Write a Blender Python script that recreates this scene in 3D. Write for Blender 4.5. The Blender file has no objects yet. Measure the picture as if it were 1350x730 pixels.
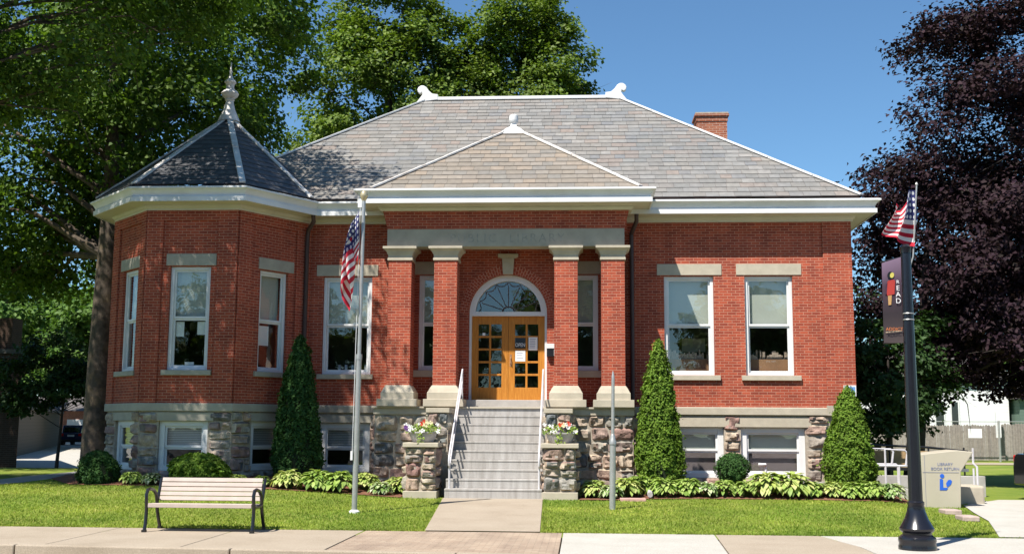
import bpy, math, random
import numpy as np
from mathutils import Vector, noise
random.seed(7)
R = math.radians
SC = bpy.context.scene
COL = SC.collection

# ------------------------------------------------------------------ camera
cam = bpy.data.cameras.new('camera'); cam_o = bpy.data.objects.new('camera', cam); COL.objects.link(cam_o)
cam.sensor_width = 36.0; cam.lens = 36.0 * 1479.3 / 1350.0; cam.clip_end = 3000; cam.clip_start = 0.1
cam_o.location = (0, 0, 1.70)
from mathutils import Matrix
_yaw, _pit, _rol = 0.0629, 0.1321, 0.006
cam_o.matrix_world = (Matrix.Translation((0, 0, 1.70)) @ Matrix.Rotation(_yaw, 4, 'Z') @
                      Matrix.Rotation(math.pi / 2 + _pit, 4, 'X') @ Matrix.Rotation(_rol, 4, 'Z'))
SC.camera = cam_o
# ------------------------------------------------------------------ sky, sun, exposure
SUN = Vector((-0.366, -0.525, 1.0)).normalized()
world = bpy.data.worlds.new('World'); SC.world = world; world.use_nodes = True
wn = world.node_tree.nodes; wl = world.node_tree.links
sky = wn.new('ShaderNodeTexSky'); sky.sky_type = 'NISHITA'; sky.sun_disc = False
sky.sun_elevation = math.asin(SUN.z); sky.sun_rotation = math.atan2(SUN.x, SUN.y) % (2 * math.pi)
sky.air_density = 1.0; sky.dust_density = 0.1; sky.ozone_density = 2.0; sky.altitude = 200
wt = wn.new('ShaderNodeMix'); wt.data_type = 'RGBA'; wt.blend_type = 'MULTIPLY'; wt.inputs[0].default_value = 1.0; wt.inputs[7].default_value = (0.82, 1.11, 1.26, 1)
wl.new(sky.outputs[0], wt.inputs[6]); wl.new(wt.outputs[2], wn['Background'].inputs[0]); wn['Background'].inputs[1].default_value = 0.065
sun = bpy.data.lights.new('sun', 'SUN'); sun.energy = 5.0; sun.angle = R(0.55); sun.color = (1.0, 0.945, 0.87)
sun_o = bpy.data.objects.new('sun', sun); COL.objects.link(sun_o)
sun_o.rotation_euler = SUN.to_track_quat('Z', 'Y').to_euler(); sun_o.location = (-10, -15, 30)
SC.view_settings.view_transform = 'Standard'; SC.view_settings.look = 'None'
SC.view_settings.exposure = 0.86; SC.view_settings.gamma = 1.0; SC.view_settings.use_curve_mapping = False
SC.render.engine = 'CYCLES'
SC.cycles.max_bounces = 8; SC.cycles.transparent_max_bounces = 16; SC.cycles.use_denoising = True

# ------------------------------------------------------------------ materials
def newmat(name):
    m = bpy.data.materials.new(name); m.use_nodes = True
    n = m.node_tree.nodes; l = m.node_tree.links
    return m, n, l, n['Principled BSDF']
def ramp(n, cols):
    r = n.new('ShaderNodeValToRGB'); e = r.color_ramp.elements
    while len(e) < len(cols): e.new(0.5)
    for i, (p, c) in enumerate(cols):
        e[i].position = p; e[i].color = (*c, 1)
    return r
def tex_noise(n, l, scale, detail=4, src=None, rough=0.55):
    t = n.new('ShaderNodeTexNoise'); t.inputs['Scale'].default_value = scale
    t.inputs['Detail'].default_value = detail; t.inputs['Roughness'].default_value = rough
    if src is not None: l.new(src, t.inputs['Vector'])
    return t
def mixc(n, l, fac, a, b, mode='MIX'):
    m = n.new('ShaderNodeMix'); m.data_type = 'RGBA'; m.blend_type = mode
    for s, v in ((m.inputs[0], fac), (m.inputs[6], a), (m.inputs[7], b)):
        if isinstance(v, (int, float)): s.default_value = v
        elif isinstance(v, tuple): s.default_value = (*v, 1)
        else: l.new(v, s)
    return m.outputs[2]
def plain(name, col, rough=0.6, var=0.12, scale=6.0, bump=0.0, bscale=60, metal=0.0, spec=0.4, dirt=None, dirt_fac=0.35):
    m, n, l, b = newmat(name)
    tc = n.new('ShaderNodeTexCoord'); src = tc.outputs['Object']
    t = tex_noise(n, l, scale, 5, src)
    dark = tuple(c * (1 - var) for c in col); lite = tuple(min(1, c * (1 + var)) for c in col)
    r = ramp(n, [(0.3, dark), (0.7, lite)]); l.new(t.outputs[0], r.inputs[0])
    out = r.outputs[0]
    if dirt:
        t2 = tex_noise(n, l, scale * 0.35, 6, src, 0.65)
        r2 = ramp(n, [(0.5, (0, 0, 0)), (0.72, (1, 1, 1))]); l.new(t2.outputs[0], r2.inputs[0])
        mm = n.new('ShaderNodeMath'); mm.operation = 'MULTIPLY'; mm.inputs[1].default_value = dirt_fac
        l.new(r2.outputs[0], mm.inputs[0]); out = mixc(n, l, mm.outputs[0], out, dirt)
    l.new(out, b.inputs['Base Color'])
    b.inputs['Roughness'].default_value = rough; b.inputs['Metallic'].default_value = metal
    b.inputs['Specular IOR Level'].default_value = spec
    if bump:
        t3 = tex_noise(n, l, bscale, 4, src); bp = n.new('ShaderNodeBump'); bp.inputs['Strength'].default_value = bump
        bp.inputs['Distance'].default_value = 0.01; l.new(t3.outputs[0], bp.inputs['Height']); l.new(bp.outputs[0], b.inputs['Normal'])
    return m
def brick_mat(name, c1, c2, mortar, bw=0.206, rh=0.0677, ms=0.0058, stain=(0.12, 0.035, 0.03), bump=0.5, tint=0.3):
    m, n, l, b = newmat(name)
    uv = n.new('ShaderNodeUVMap'); uv.uv_map = 'UVMap'
    br = n.new('ShaderNodeTexBrick'); br.offset = 0.5; br.squash = 1.0
    l.new(uv.outputs[0], br.inputs['Vector'])
    for k, v in (('Scale', 1.0), ('Mortar Size', ms), ('Mortar Smooth', 0.15), ('Bias', 0.0), ('Brick Width', bw), ('Row Height', rh)):
        br.inputs[k].default_value = v
    br.inputs['Color1'].default_value = (*c1, 1); br.inputs['Color2'].default_value = (*c2, 1); br.inputs['Mortar'].default_value = (*mortar, 1)
    t = tex_noise(n, l, 0.9, 6, uv.outputs[0], 0.6)
    r = ramp(n, [(0.35, (0.80, 0.78, 0.78)), (0.68, (1.12, 1.1, 1.08))]); l.new(t.outputs[0], r.inputs[0])
    out = mixc(n, l, 0.8, br.outputs[0], r.outputs[0], 'MULTIPLY')
    t2 = tex_noise(n, l, 26, 3, uv.outputs[0]); r2 = ramp(n, [(0.3, (0.78, 0.78, 0.78)), (0.7, (1.15, 1.15, 1.15))]); l.new(t2.outputs[0], r2.inputs[0])
    mp = n.new('ShaderNodeMapping'); mp.inputs['Scale'].default_value = (2.6, .35, 1); l.new(uv.outputs[0], mp.inputs[0]); t5 = tex_noise(n, l, 1.5, 6, mp.outputs[0], 0.7)
    r5 = ramp(n, [(0.42, (1, 1, 1)), (0.68, (0.72, 0.70, 0.72))]); l.new(t5.outputs[0], r5.inputs[0]); out = mixc(n, l, 0.75, out, r5.outputs[0], 'MULTIPLY')
    out = mixc(n, l, tint, out, mixc(n, l, 1.0, out, r2.outputs[0], 'MULTIPLY'))
    l.new(out, b.inputs['Base Color']); b.inputs['Roughness'].default_value = 0.85; b.inputs['Specular IOR Level'].default_value = 0.2
    inv = n.new('ShaderNodeMath'); inv.operation = 'SUBTRACT'; inv.inputs[0].default_value = 1.0; l.new(br.outputs[1], inv.inputs[1])
    ad = n.new('ShaderNodeMath'); ad.operation = 'MULTIPLY_ADD'; l.new(t2.outputs[0], ad.inputs[0]); ad.inputs[1].default_value = 0.35; l.new(inv.outputs[0], ad.inputs[2])
    bp = n.new('ShaderNodeBump'); bp.inputs['Strength'].default_value = bump; bp.inputs['Distance'].default_value = 0.006
    l.new(ad.outputs[0], bp.inputs['Height']); l.new(bp.outputs[0], b.inputs['Normal'])
    return m
def island_mat(name, cols, rough=0.85, nscale=9, nvar=0.3, bump=0.4, bscale=40, spec=0.25, trans=0.0, big=None):
    m, n, l, b = newmat(name)
    g = n.new('ShaderNodeNewGeometry'); tc = n.new('ShaderNodeTexCoord')
    r = ramp(n, [(i / max(1, len(cols) - 1), c) for i, c in enumerate(cols)]); l.new(g.outputs['Random Per Island'], r.inputs[0])
    t = tex_noise(n, l, nscale, 6, tc.outputs['Object'], 0.65)
    r2 = ramp(n, [(0.3, (1 - nvar,) * 3), (0.7, (1 + nvar,) * 3)]); l.new(t.outputs[0], r2.inputs[0])
    out = mixc(n, l, 1.0, r.outputs[0], r2.outputs[0], 'MULTIPLY')
    if big:
        t4 = tex_noise(n, l, big[0], 4, tc.outputs['Object']); r4 = ramp(n, [(0.35, big[1]), (0.65, big[2])]); l.new(t4.outputs[0], r4.inputs[0])
        out = mixc(n, l, 1.0, out, r4.outputs[0], 'MULTIPLY')
    l.new(out, b.inputs['Base Color']); b.inputs['Roughness'].default_value = rough; b.inputs['Specular IOR Level'].default_value = spec
    if bump:
        t3 = tex_noise(n, l, bscale, 5, tc.outputs['Object']); bp = n.new('ShaderNodeBump'); bp.inputs['Strength'].default_value = bump
        bp.inputs['Distance'].default_value = 0.02; l.new(t3.outputs[0], bp.inputs['Height']); l.new(bp.outputs[0], b.inputs['Normal'])
    if trans:
        ts = n.new('ShaderNodeBsdfTranslucent'); mx = n.new('ShaderNodeMixShader'); mx.inputs[0].default_value = trans
        tr = mixc(n, l, 1.0, out, (1.35, 1.45, 0.7), 'MULTIPLY'); l.new(tr, ts.inputs[0])
        l.new(b.outputs[0], mx.inputs[1]); l.new(ts.outputs[0], mx.inputs[2]); l.new(mx.outputs[0], n['Material Output'].inputs[0])
    return m
def glass_mat(name, refl=0.16, tint=(0.85, 0.9, 0.9)):
    m, n, l, b = newmat(name); n.remove(b)
    tr = n.new('ShaderNodeBsdfTransparent'); tr.inputs[0].default_value = (*tint, 1)
    gl = n.new('ShaderNodeBsdfGlossy'); gl.inputs['Roughness'].default_value = 0.02; gl.inputs[0].default_value = (1, 1, 1, 1)
    tc = n.new('ShaderNodeTexCoord'); t = tex_noise(n, l, 1.7, 2, tc.outputs['Object'])
    bp = n.new('ShaderNodeBump'); bp.inputs['Strength'].default_value = 0.15; bp.inputs['Distance'].default_value = 0.02
    l.new(t.outputs[0], bp.inputs['Height']); l.new(bp.outputs[0], gl.inputs['Normal'])
    fr = n.new('ShaderNodeLayerWeight'); fr.inputs[0].default_value = 0.5
    pw = n.new('ShaderNodeMath'); pw.operation = 'POWER'; pw.inputs[1].default_value = 3.5; l.new(fr.outputs[1], pw.inputs[0])
    ad = n.new('ShaderNodeMath'); ad.operation = 'MULTIPLY_ADD'; ad.inputs[1].default_value = 0.7; ad.inputs[2].default_value = refl; l.new(pw.outputs[0], ad.inputs[0])
    mx = n.new('ShaderNodeMixShader'); l.new(ad.outputs[0], mx.inputs[0]); l.new(tr.outputs[0], mx.inputs[1]); l.new(gl.outputs[0], mx.inputs[2])
    l.new(mx.outputs[0], n['Material Output'].inputs[0])
    return m

M = {}
M['brick'] = brick_mat('red_brick', (0.42, 0.086, 0.043), (0.26, 0.052, 0.031), (0.50, 0.255, 0.175))
M['brick_orange'] = brick_mat('orange_brick', (0.36, 0.12, 0.06), (0.26, 0.08, 0.045), (0.5, 0.38, 0.3))
M['brick_brown'] = brick_mat('brown_brick', (0.07, 0.04, 0.028), (0.05, 0.03, 0.022), (0.1, 0.08, 0.06))
M['mortar'] = plain('mortar', (0.36, 0.31, 0.245), 0.95, 0.2, 14, 0.5, 80)
M['fieldstone'] = island_mat('fieldstone', [(0.12, 0.13, 0.13), (0.33, 0.225, 0.18), (0.40, 0.32, 0.24), (0.19, 0.205, 0.20), (0.30, 0.235, 0.18), (0.44, 0.365, 0.275), (0.25, 0.15, 0.13), (0.37, 0.32, 0.25), (0.28, 0.26, 0.22)], 0.95, 6, 0.45, 1.0, 22, 0.1)
M['limestone'] = plain('limestone', (0.42, 0.37, 0.285), 0.85, 0.1, 4, 0.25, 60, dirt=(0.27, 0.24, 0.19))
M['limestone_dark'] = plain('dark_limestone', (0.36, 0.33, 0.265), 0.9, 0.12, 3, 0.3, 60, dirt=(0.27, 0.25, 0.21), dirt_fac=0.5)  # darker, more mottled limestone for turret side, porch frieze and pilaster capitals
M['white'] = plain('white_paint', (0.68, 0.68, 0.67), 0.45, 0.05, 2.2, 0.08, 20, dirt=(0.46, 0.44, 0.40), dirt_fac=0.35)
M['cream'] = plain('cream_paint', (0.56, 0.525, 0.42), 0.55, 0.06, 2.2, 0.08, 20, dirt=(0.36, 0.32, 0.25), dirt_fac=0.35)
M['white_worn'] = plain('worn_white_paint', (0.66, 0.63, 0.59), 0.6, 0.06, 8, 0.2, 50, dirt=(0.38, 0.30, 0.24), dirt_fac=0.7)
M['slate'] = island_mat('slate', [(0.19, 0.18, 0.163), (0.178, 0.17, 0.157), (0.208, 0.197, 0.18), (0.212, 0.178, 0.155), (0.187, 0.18, 0.167), (0.168, 0.166, 0.157), (0.215, 0.205, 0.187), (0.165, 0.165, 0.165), (0.21, 0.205, 0.192), (0.23, 0.22, 0.205)], 0.6, 7, 0.16, 0.25, 30, 0.35, big=(0.5, (0.92, 0.94, 0.96), (1.06, 1.03, 1.0)))
M['slate_tan'] = island_mat('porch_slate', [(0.21, 0.18, 0.145), (0.19, 0.165, 0.135), (0.225, 0.20, 0.17), (0.24, 0.195, 0.15), (0.18, 0.165, 0.145), (0.20, 0.185, 0.16)], 0.6, 7, 0.14, 0.25, 30, 0.35)
M['slate_dark'] = island_mat('turret_slate', [(0.065, 0.067, 0.072), (0.085, 0.085, 0.09), (0.055, 0.058, 0.065), (0.095, 0.092, 0.095)], 0.55, 7, 0.2, 0.25, 30, 0.4)
M['flashing'] = plain('brown_flashing', (0.09, 0.06, 0.055), 0.6, 0.2, 4)
M['pipe_brown'] = plain('brown_downspout', (0.06, 0.035, 0.032), 0.5, 0.15, 4)
M['oak'] = None
M['glass'] = glass_mat('window_glass', 0.12, (0.95, 0.97, 0.96))
M['glass_dim'] = glass_mat('dim_glass', 0.08, (0.55, 0.6, 0.6))
M['shade'] = plain('roller_shade', (0.40, 0.42, 0.365), 0.9, 0.04, 2)
M['blind'] = None
M['dark'] = plain('interior_plaster', (0.10, 0.09, 0.08), 0.9, 0.2, 2)
M['darkfloor'] = plain('interior_carpet', (0.05, 0.045, 0.045), 0.95, 0.2, 3)
M['black'] = plain('black_iron', (0.012, 0.012, 0.014), 0.28, 0.1, 8, 0.05, 60, spec=0.6)
M['lamp_black'] = plain('gloss_black_paint', (0.010, 0.010, 0.014), 0.22, 0.1, 5, 0.04, 25, spec=0.6)
M['steel'] = plain('galvanised_pipe', (0.42, 0.42, 0.40), 0.42, 0.1, 10, 0.05, 50, metal=0.55)
M['rail_white'] = plain('painted_handrail', (0.62, 0.60, 0.62), 0.4, 0.06, 9, metal=0.2, dirt=(0.35, 0.25, 0.2), dirt_fac=0.3)
M['gold'] = plain('gilt_ball', (0.60, 0.50, 0.30), 0.35, 0.1, 9, metal=0.5)
M['concrete'] = plain('step_concrete', (0.37, 0.35, 0.325), 0.9, 0.1, 3, 0.3, 80, dirt=(0.20, 0.185, 0.165), dirt_fac=0.6)
def mk_step():
    m, n, l, b = newmat('streaked_step_concrete'); tc = n.new('ShaderNodeTexCoord'); mp = n.new('ShaderNodeMapping'); mp.inputs['Scale'].default_value = (9, 1, .8); l.new(tc.outputs['Object'], mp.inputs[0])
    t = tex_noise(n, l, 1.2, 5, mp.outputs[0], .6); r = ramp(n, [(0.32, (0.29, 0.27, 0.245)), (0.5, (0.36, 0.34, 0.315)), (0.7, (0.42, 0.40, 0.375))]); l.new(t.outputs[0], r.inputs[0]); t2 = tex_noise(n, l, 60, 3, tc.outputs['Object']); r2 = ramp(n, [(0.3, (.88,) * 3), (0.7, (1.1,) * 3)]); l.new(t2.outputs[0], r2.inputs[0])
    l.new(mixc(n, l, 1.0, r.outputs[0], r2.outputs[0], 'MULTIPLY'), b.inputs['Base Color']); b.inputs['Roughness'].default_value = .9; return m
M['step'] = mk_step()
M['sidewalk'] = None
M['paper'] = plain('paper', (0.75, 0.76, 0.74), 0.8, 0.03, 4)
M['wood_brown'] = plain('brown_wood', (0.30, 0.165, 0.085), 0.6, 0.15, 3)
M['book'] = plain('books', (0.35, 0.28, 0.22), 0.7, 0.4, 12)
M['bluesign'] = plain('blue_sign', (0.12, 0.28, 0.55), 0.5, 0.05, 3)
M['bark'] = plain('maple_bark', (0.075, 0.058, 0.043), 0.95, 0.5, 7, 1.0, 14, dirt=(0.17, 0.125, 0.06), dirt_fac=0.6)
M['bark_dark'] = plain('dark_bark', (0.05, 0.04, 0.035), 0.95, 0.3, 8, 0.9, 20)
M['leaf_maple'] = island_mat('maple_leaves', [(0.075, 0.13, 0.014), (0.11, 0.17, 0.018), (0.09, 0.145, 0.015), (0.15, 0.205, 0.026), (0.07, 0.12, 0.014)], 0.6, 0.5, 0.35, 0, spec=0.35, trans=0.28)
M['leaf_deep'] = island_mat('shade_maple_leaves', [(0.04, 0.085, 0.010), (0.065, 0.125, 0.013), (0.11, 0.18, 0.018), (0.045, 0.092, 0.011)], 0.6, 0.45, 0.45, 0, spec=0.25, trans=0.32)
M['leaf_bright'] = island_mat('bright_leaves', [(0.06, 0.13, 0.02), (0.09, 0.17, 0.03), (0.11, 0.19, 0.035), (0.05, 0.11, 0.02)], 0.6, 0.3, 0.3, 0, spec=0.25, trans=0.3)
M['leaf_purple'] = island_mat('purple_maple_leaves', [(0.015, 0.008, 0.013), (0.027, 0.013, 0.020), (0.020, 0.011, 0.012), (0.042, 0.023, 0.029), (0.017, 0.013, 0.010)], 0.7, 0.5, 0.4, 0, spec=0.12, trans=0.12)
M['leaf_dark'] = island_mat('small_tree_leaves', [(0.018, 0.045, 0.010), (0.028, 0.065, 0.013), (0.035, 0.075, 0.016)], 0.6, 0.8, 0.3, 0, spec=0.3, trans=0.2)
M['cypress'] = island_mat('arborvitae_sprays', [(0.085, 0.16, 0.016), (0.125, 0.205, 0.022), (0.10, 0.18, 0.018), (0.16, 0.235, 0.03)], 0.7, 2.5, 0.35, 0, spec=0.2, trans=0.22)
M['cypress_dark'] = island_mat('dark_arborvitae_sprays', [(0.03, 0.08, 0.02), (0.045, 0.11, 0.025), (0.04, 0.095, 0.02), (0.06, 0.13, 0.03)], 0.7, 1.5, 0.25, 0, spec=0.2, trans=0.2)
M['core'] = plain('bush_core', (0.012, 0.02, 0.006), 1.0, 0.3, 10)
M['hosta_y'] = island_mat('yellow_hosta_leaf', [(0.36, 0.42, 0.10), (0.22, 0.33, 0.07), (0.52, 0.52, 0.20), (0.28, 0.40, 0.08)], 0.55, 8, 0.2, 0, spec=0.3, trans=0.2)
M['hosta_g'] = island_mat('green_hosta_leaf', [(0.16, 0.27, 0.045), (0.26, 0.37, 0.07), (0.36, 0.45, 0.13), (0.13, 0.22, 0.04)], 0.55, 8, 0.25, 0, spec=0.25, trans=0.25)
M['hosta_v'] = island_mat('variegated_hosta_leaf', [(0.14, 0.25, 0.06), (0.55, 0.58, 0.36), (0.18, 0.28, 0.07), (0.12, 0.22, 0.06), (0.60, 0.62, 0.42)], 0.5, 8, 0.2, 0, spec=0.35, trans=0.2)
M['stem'] = plain('stems', (0.08, 0.13, 0.03), 0.8, 0.2, 10)
M['grass'] = None
M['red'] = plain('flag_red', (0.42, 0.015, 0.03), 0.7, 0.05, 4)

def mk_oak():
    m, n, l, b = newmat('golden_oak')
    tc = n.new('ShaderNodeTexCoord'); mp = n.new('ShaderNodeMapping'); mp.inputs['Scale'].default_value = (14, 14, 1.2)
    l.new(tc.outputs['Object'], mp.inputs[0]); t = tex_noise(n, l, 2.5, 6, mp.outputs[0], 0.6)
    r = ramp(n, [(0.3, (0.36, 0.13, 0.015)), (0.55, (0.47, 0.19, 0.028)), (0.75, (0.55, 0.25, 0.045))]); l.new(t.outputs[0], r.inputs[0])
    l.new(r.outputs[0], b.inputs['Base Color']); b.inputs['Roughness'].default_value = 0.5; b.inputs['Specular IOR Level'].default_value = 0.25
    return m
M['oak'] = mk_oak()
def mk_blind():
    m, n, l, b = newmat('slatted_blind')
    tc = n.new('ShaderNodeTexCoord'); w = n.new('ShaderNodeTexWave'); w.bands_direction = 'Z'; w.inputs['Scale'].default_value = 7.5
    w.inputs['Distortion'].default_value = 0.1; l.new(tc.outputs['Object'], w.inputs[0])
    r = ramp(n, [(0.1, (0.14, 0.15, 0.15)), (0.5, (0.42, 0.43, 0.42))]); l.new(w.outputs[0], r.inputs[0]); l.new(r.outputs[0], b.inputs['Base Color'])
    return m
M['blind'] = mk_blind()
def ground_mat(name, cols, scale, fine=90, bump=0.6, rough=0.95, spots=None):
    m, n, l, b = newmat(name); tc = n.new('ShaderNodeTexCoord'); s = tc.outputs['Object']
    t = tex_noise(n, l, scale, 8, s, 0.62); r = ramp(n, cols); l.new(t.outputs[0], r.inputs[0])
    t2 = tex_noise(n, l, fine, 4, s, 0.7); r2 = ramp(n, [(0.3, (0.72,) * 3), (0.7, (1.25,) * 3)]); l.new(t2.outputs[0], r2.inputs[0])
    out = mixc(n, l, 1.0, r.outputs[0], r2.outputs[0], 'MULTIPLY')
    l.new(out, b.inputs['Base Color']); b.inputs['Roughness'].default_value = rough; b.inputs['Specular IOR Level'].default_value = 0.15
    bp = n.new('ShaderNodeBump'); bp.inputs['Strength'].default_value = bump; bp.inputs['Distance'].default_value = 0.02
    l.new(t2.outputs[0], bp.inputs['Height']); l.new(bp.outputs[0], b.inputs['Normal'])
    return m
M['lawn'] = ground_mat('lawn', [(0.3, (0.11, 0.17, 0.022)), (0.5, (0.16, 0.21, 0.03)), (0.72, (0.23, 0.24, 0.055))], 0.55, 60, 0.8)
M['mulch'] = ground_mat('mulch', [(0.3, (0.13, 0.055, 0.035)), (0.55, (0.20, 0.095, 0.06)), (0.75, (0.27, 0.15, 0.10))], 9, 45, 1.0)
M['asphalt'] = ground_mat('asphalt', [(0.3, (0.045, 0.045, 0.047)), (0.7, (0.065, 0.063, 0.06))], 1.2, 120, 0.4)
M['pave_tan'] = ground_mat('tan_concrete', [(0.25, (0.285, 0.235, 0.175)), (0.5, (0.33, 0.275, 0.21)), (0.8, (0.365, 0.31, 0.24))], 1.1, 70, 0.25, 0.9)
M['pave_white'] = ground_mat('new_concrete', [(0.25, (0.37, 0.35, 0.305)), (0.5, (0.41, 0.39, 0.345)), (0.8, (0.45, 0.43, 0.385))], 1.4, 70, 0.2, 0.9)
M['pave_grey'] = ground_mat('grey_concrete', [(0.25, (0.28, 0.27, 0.25)), (0.8, (0.34, 0.33, 0.30))], 1.4, 70, 0.2, 0.9)  # greyer, darker concrete for the walk left of the turret
M['paver'] = brick_mat('walk_paver', (0.40, 0.32, 0.24), (0.345, 0.265, 0.195), (0.25, 0.205, 0.155), 0.20, 0.10, 0.006, bump=0.4)
M['dirt'] = ground_mat('bare_soil', [(0.3, (0.24, 0.20, 0.13)), (0.7, (0.38, 0.33, 0.24))], 0.8, 60, 0.6)
M['bench'] = plain('bench_slat', (0.43, 0.355, 0.305), 0.6, 0.09, 5, 0.1, 60)
M['fence'] = island_mat('weathered_picket', [(0.20, 0.175, 0.155), (0.27, 0.24, 0.21), (0.23, 0.20, 0.175), (0.30, 0.27, 0.24)], 0.95, 6, 0.2, 0.3, 30)
M['siding'] = None
def siding(name, c):
    m, n, l, b = newmat(name); tc = n.new('ShaderNodeTexCoord'); w = n.new('ShaderNodeTexWave'); w.wave_profile = 'SAW'; w.bands_direction = 'Z'
    w.inputs['Scale'].default_value = 1.6; l.new(tc.outputs['Object'], w.inputs[0])
    r = ramp(n, [(0.0, tuple(x * 0.7 for x in c)), (0.15, c)]); l.new(w.outputs[0], r.inputs[0]); l.new(r.outputs[0], b.inputs['Base Color']); b.inputs['Specular IOR Level'].default_value = 0.05; b.inputs['Roughness'].default_value = 1.0
    bp = n.new('ShaderNodeBump'); bp.inputs['Strength'].default_value = 0.5; l.new(w.outputs[0], bp.inputs['Height']); l.new(bp.outputs[0], b.inputs['Normal'])
    return m
M['siding_white'] = siding('white_siding', (0.72, 0.72, 0.72)); M['siding_grey'] = siding('grey_siding', (0.42, 0.45, 0.47)); M['siding_green'] = siding('green_siding', (0.12, 0.17, 0.14))
M['siding_tan'] = siding('tan_siding', (0.13, 0.11, 0.09))
M['shingle'] = plain('roof_shingle', (0.10, 0.09, 0.085), 0.9, 0.25, 6, 0.4, 30)
M['return_box'] = plain('beige_metal', (0.42, 0.375, 0.29), 0.5, 0.04, 2, 0.03, 20)
M['logo_blue'] = plain('sign_blue', (0.015, 0.10, 0.50), 0.5, 0.03, 3)
M['letter_blue'] = plain('letter_grey_blue', (0.16, 0.18, 0.30), 0.5, 0.03, 3)
M['letter_stone'] = plain('carved_letter', (0.30, 0.285, 0.245), 0.95, 0.25, 9)
M['car_blue'] = plain('navy_car_paint', (0.012, 0.018, 0.06), 0.15, 0.05, 1, spec=0.8)
M['car_black'] = plain('black_car_paint', (0.010, 0.010, 0.011), 0.12, 0.05, 1, spec=0.8)
M['car_white'] = plain('white_car_paint', (0.75, 0.75, 0.74), 0.2, 0.02, 1, spec=0.7)
M['car_glass'] = plain('dark_car_glass', (0.01, 0.012, 0.014), 0.05, 0.05, 1, spec=0.9)
M['tyre'] = plain('tyre_rubber', (0.015, 0.015, 0.015), 0.8, 0.1, 8)
M['alloy'] = plain('alloy', (0.55, 0.56, 0.58), 0.3, 0.05, 6, metal=0.8)
M['tail'] = plain('tail_lamp_red', (0.45, 0.01, 0.01), 0.2, 0.05, 4)
M['bowl'] = plain('planter_bowl', (0.42, 0.39, 0.38), 0.85, 0.12, 8, 0.3, 50)
M['fl_red'] = plain('red_petals', (0.60, 0.04, 0.01), 0.7, 0.15, 30)
M['fl_white'] = plain('white_petals', (0.80, 0.78, 0.76), 0.7, 0.06, 30)
M['fl_purple'] = plain('purple_petals', (0.14, 0.04, 0.22), 0.7, 0.15, 30)
M['fl_cream'] = plain('cream_petals', (0.72, 0.66, 0.40), 0.7, 0.1, 30)
M['fl_green'] = island_mat('planter_leaves', [(0.13, 0.22, 0.04), (0.24, 0.33, 0.06), (0.32, 0.40, 0.10)], 0.6, 8, 0.2, 0, trans=0.2)
M['banner'] = None
M['rust'] = plain('rusty_stain', (0.35, 0.14, 0.05), 0.8, 0.3, 12)

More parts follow.
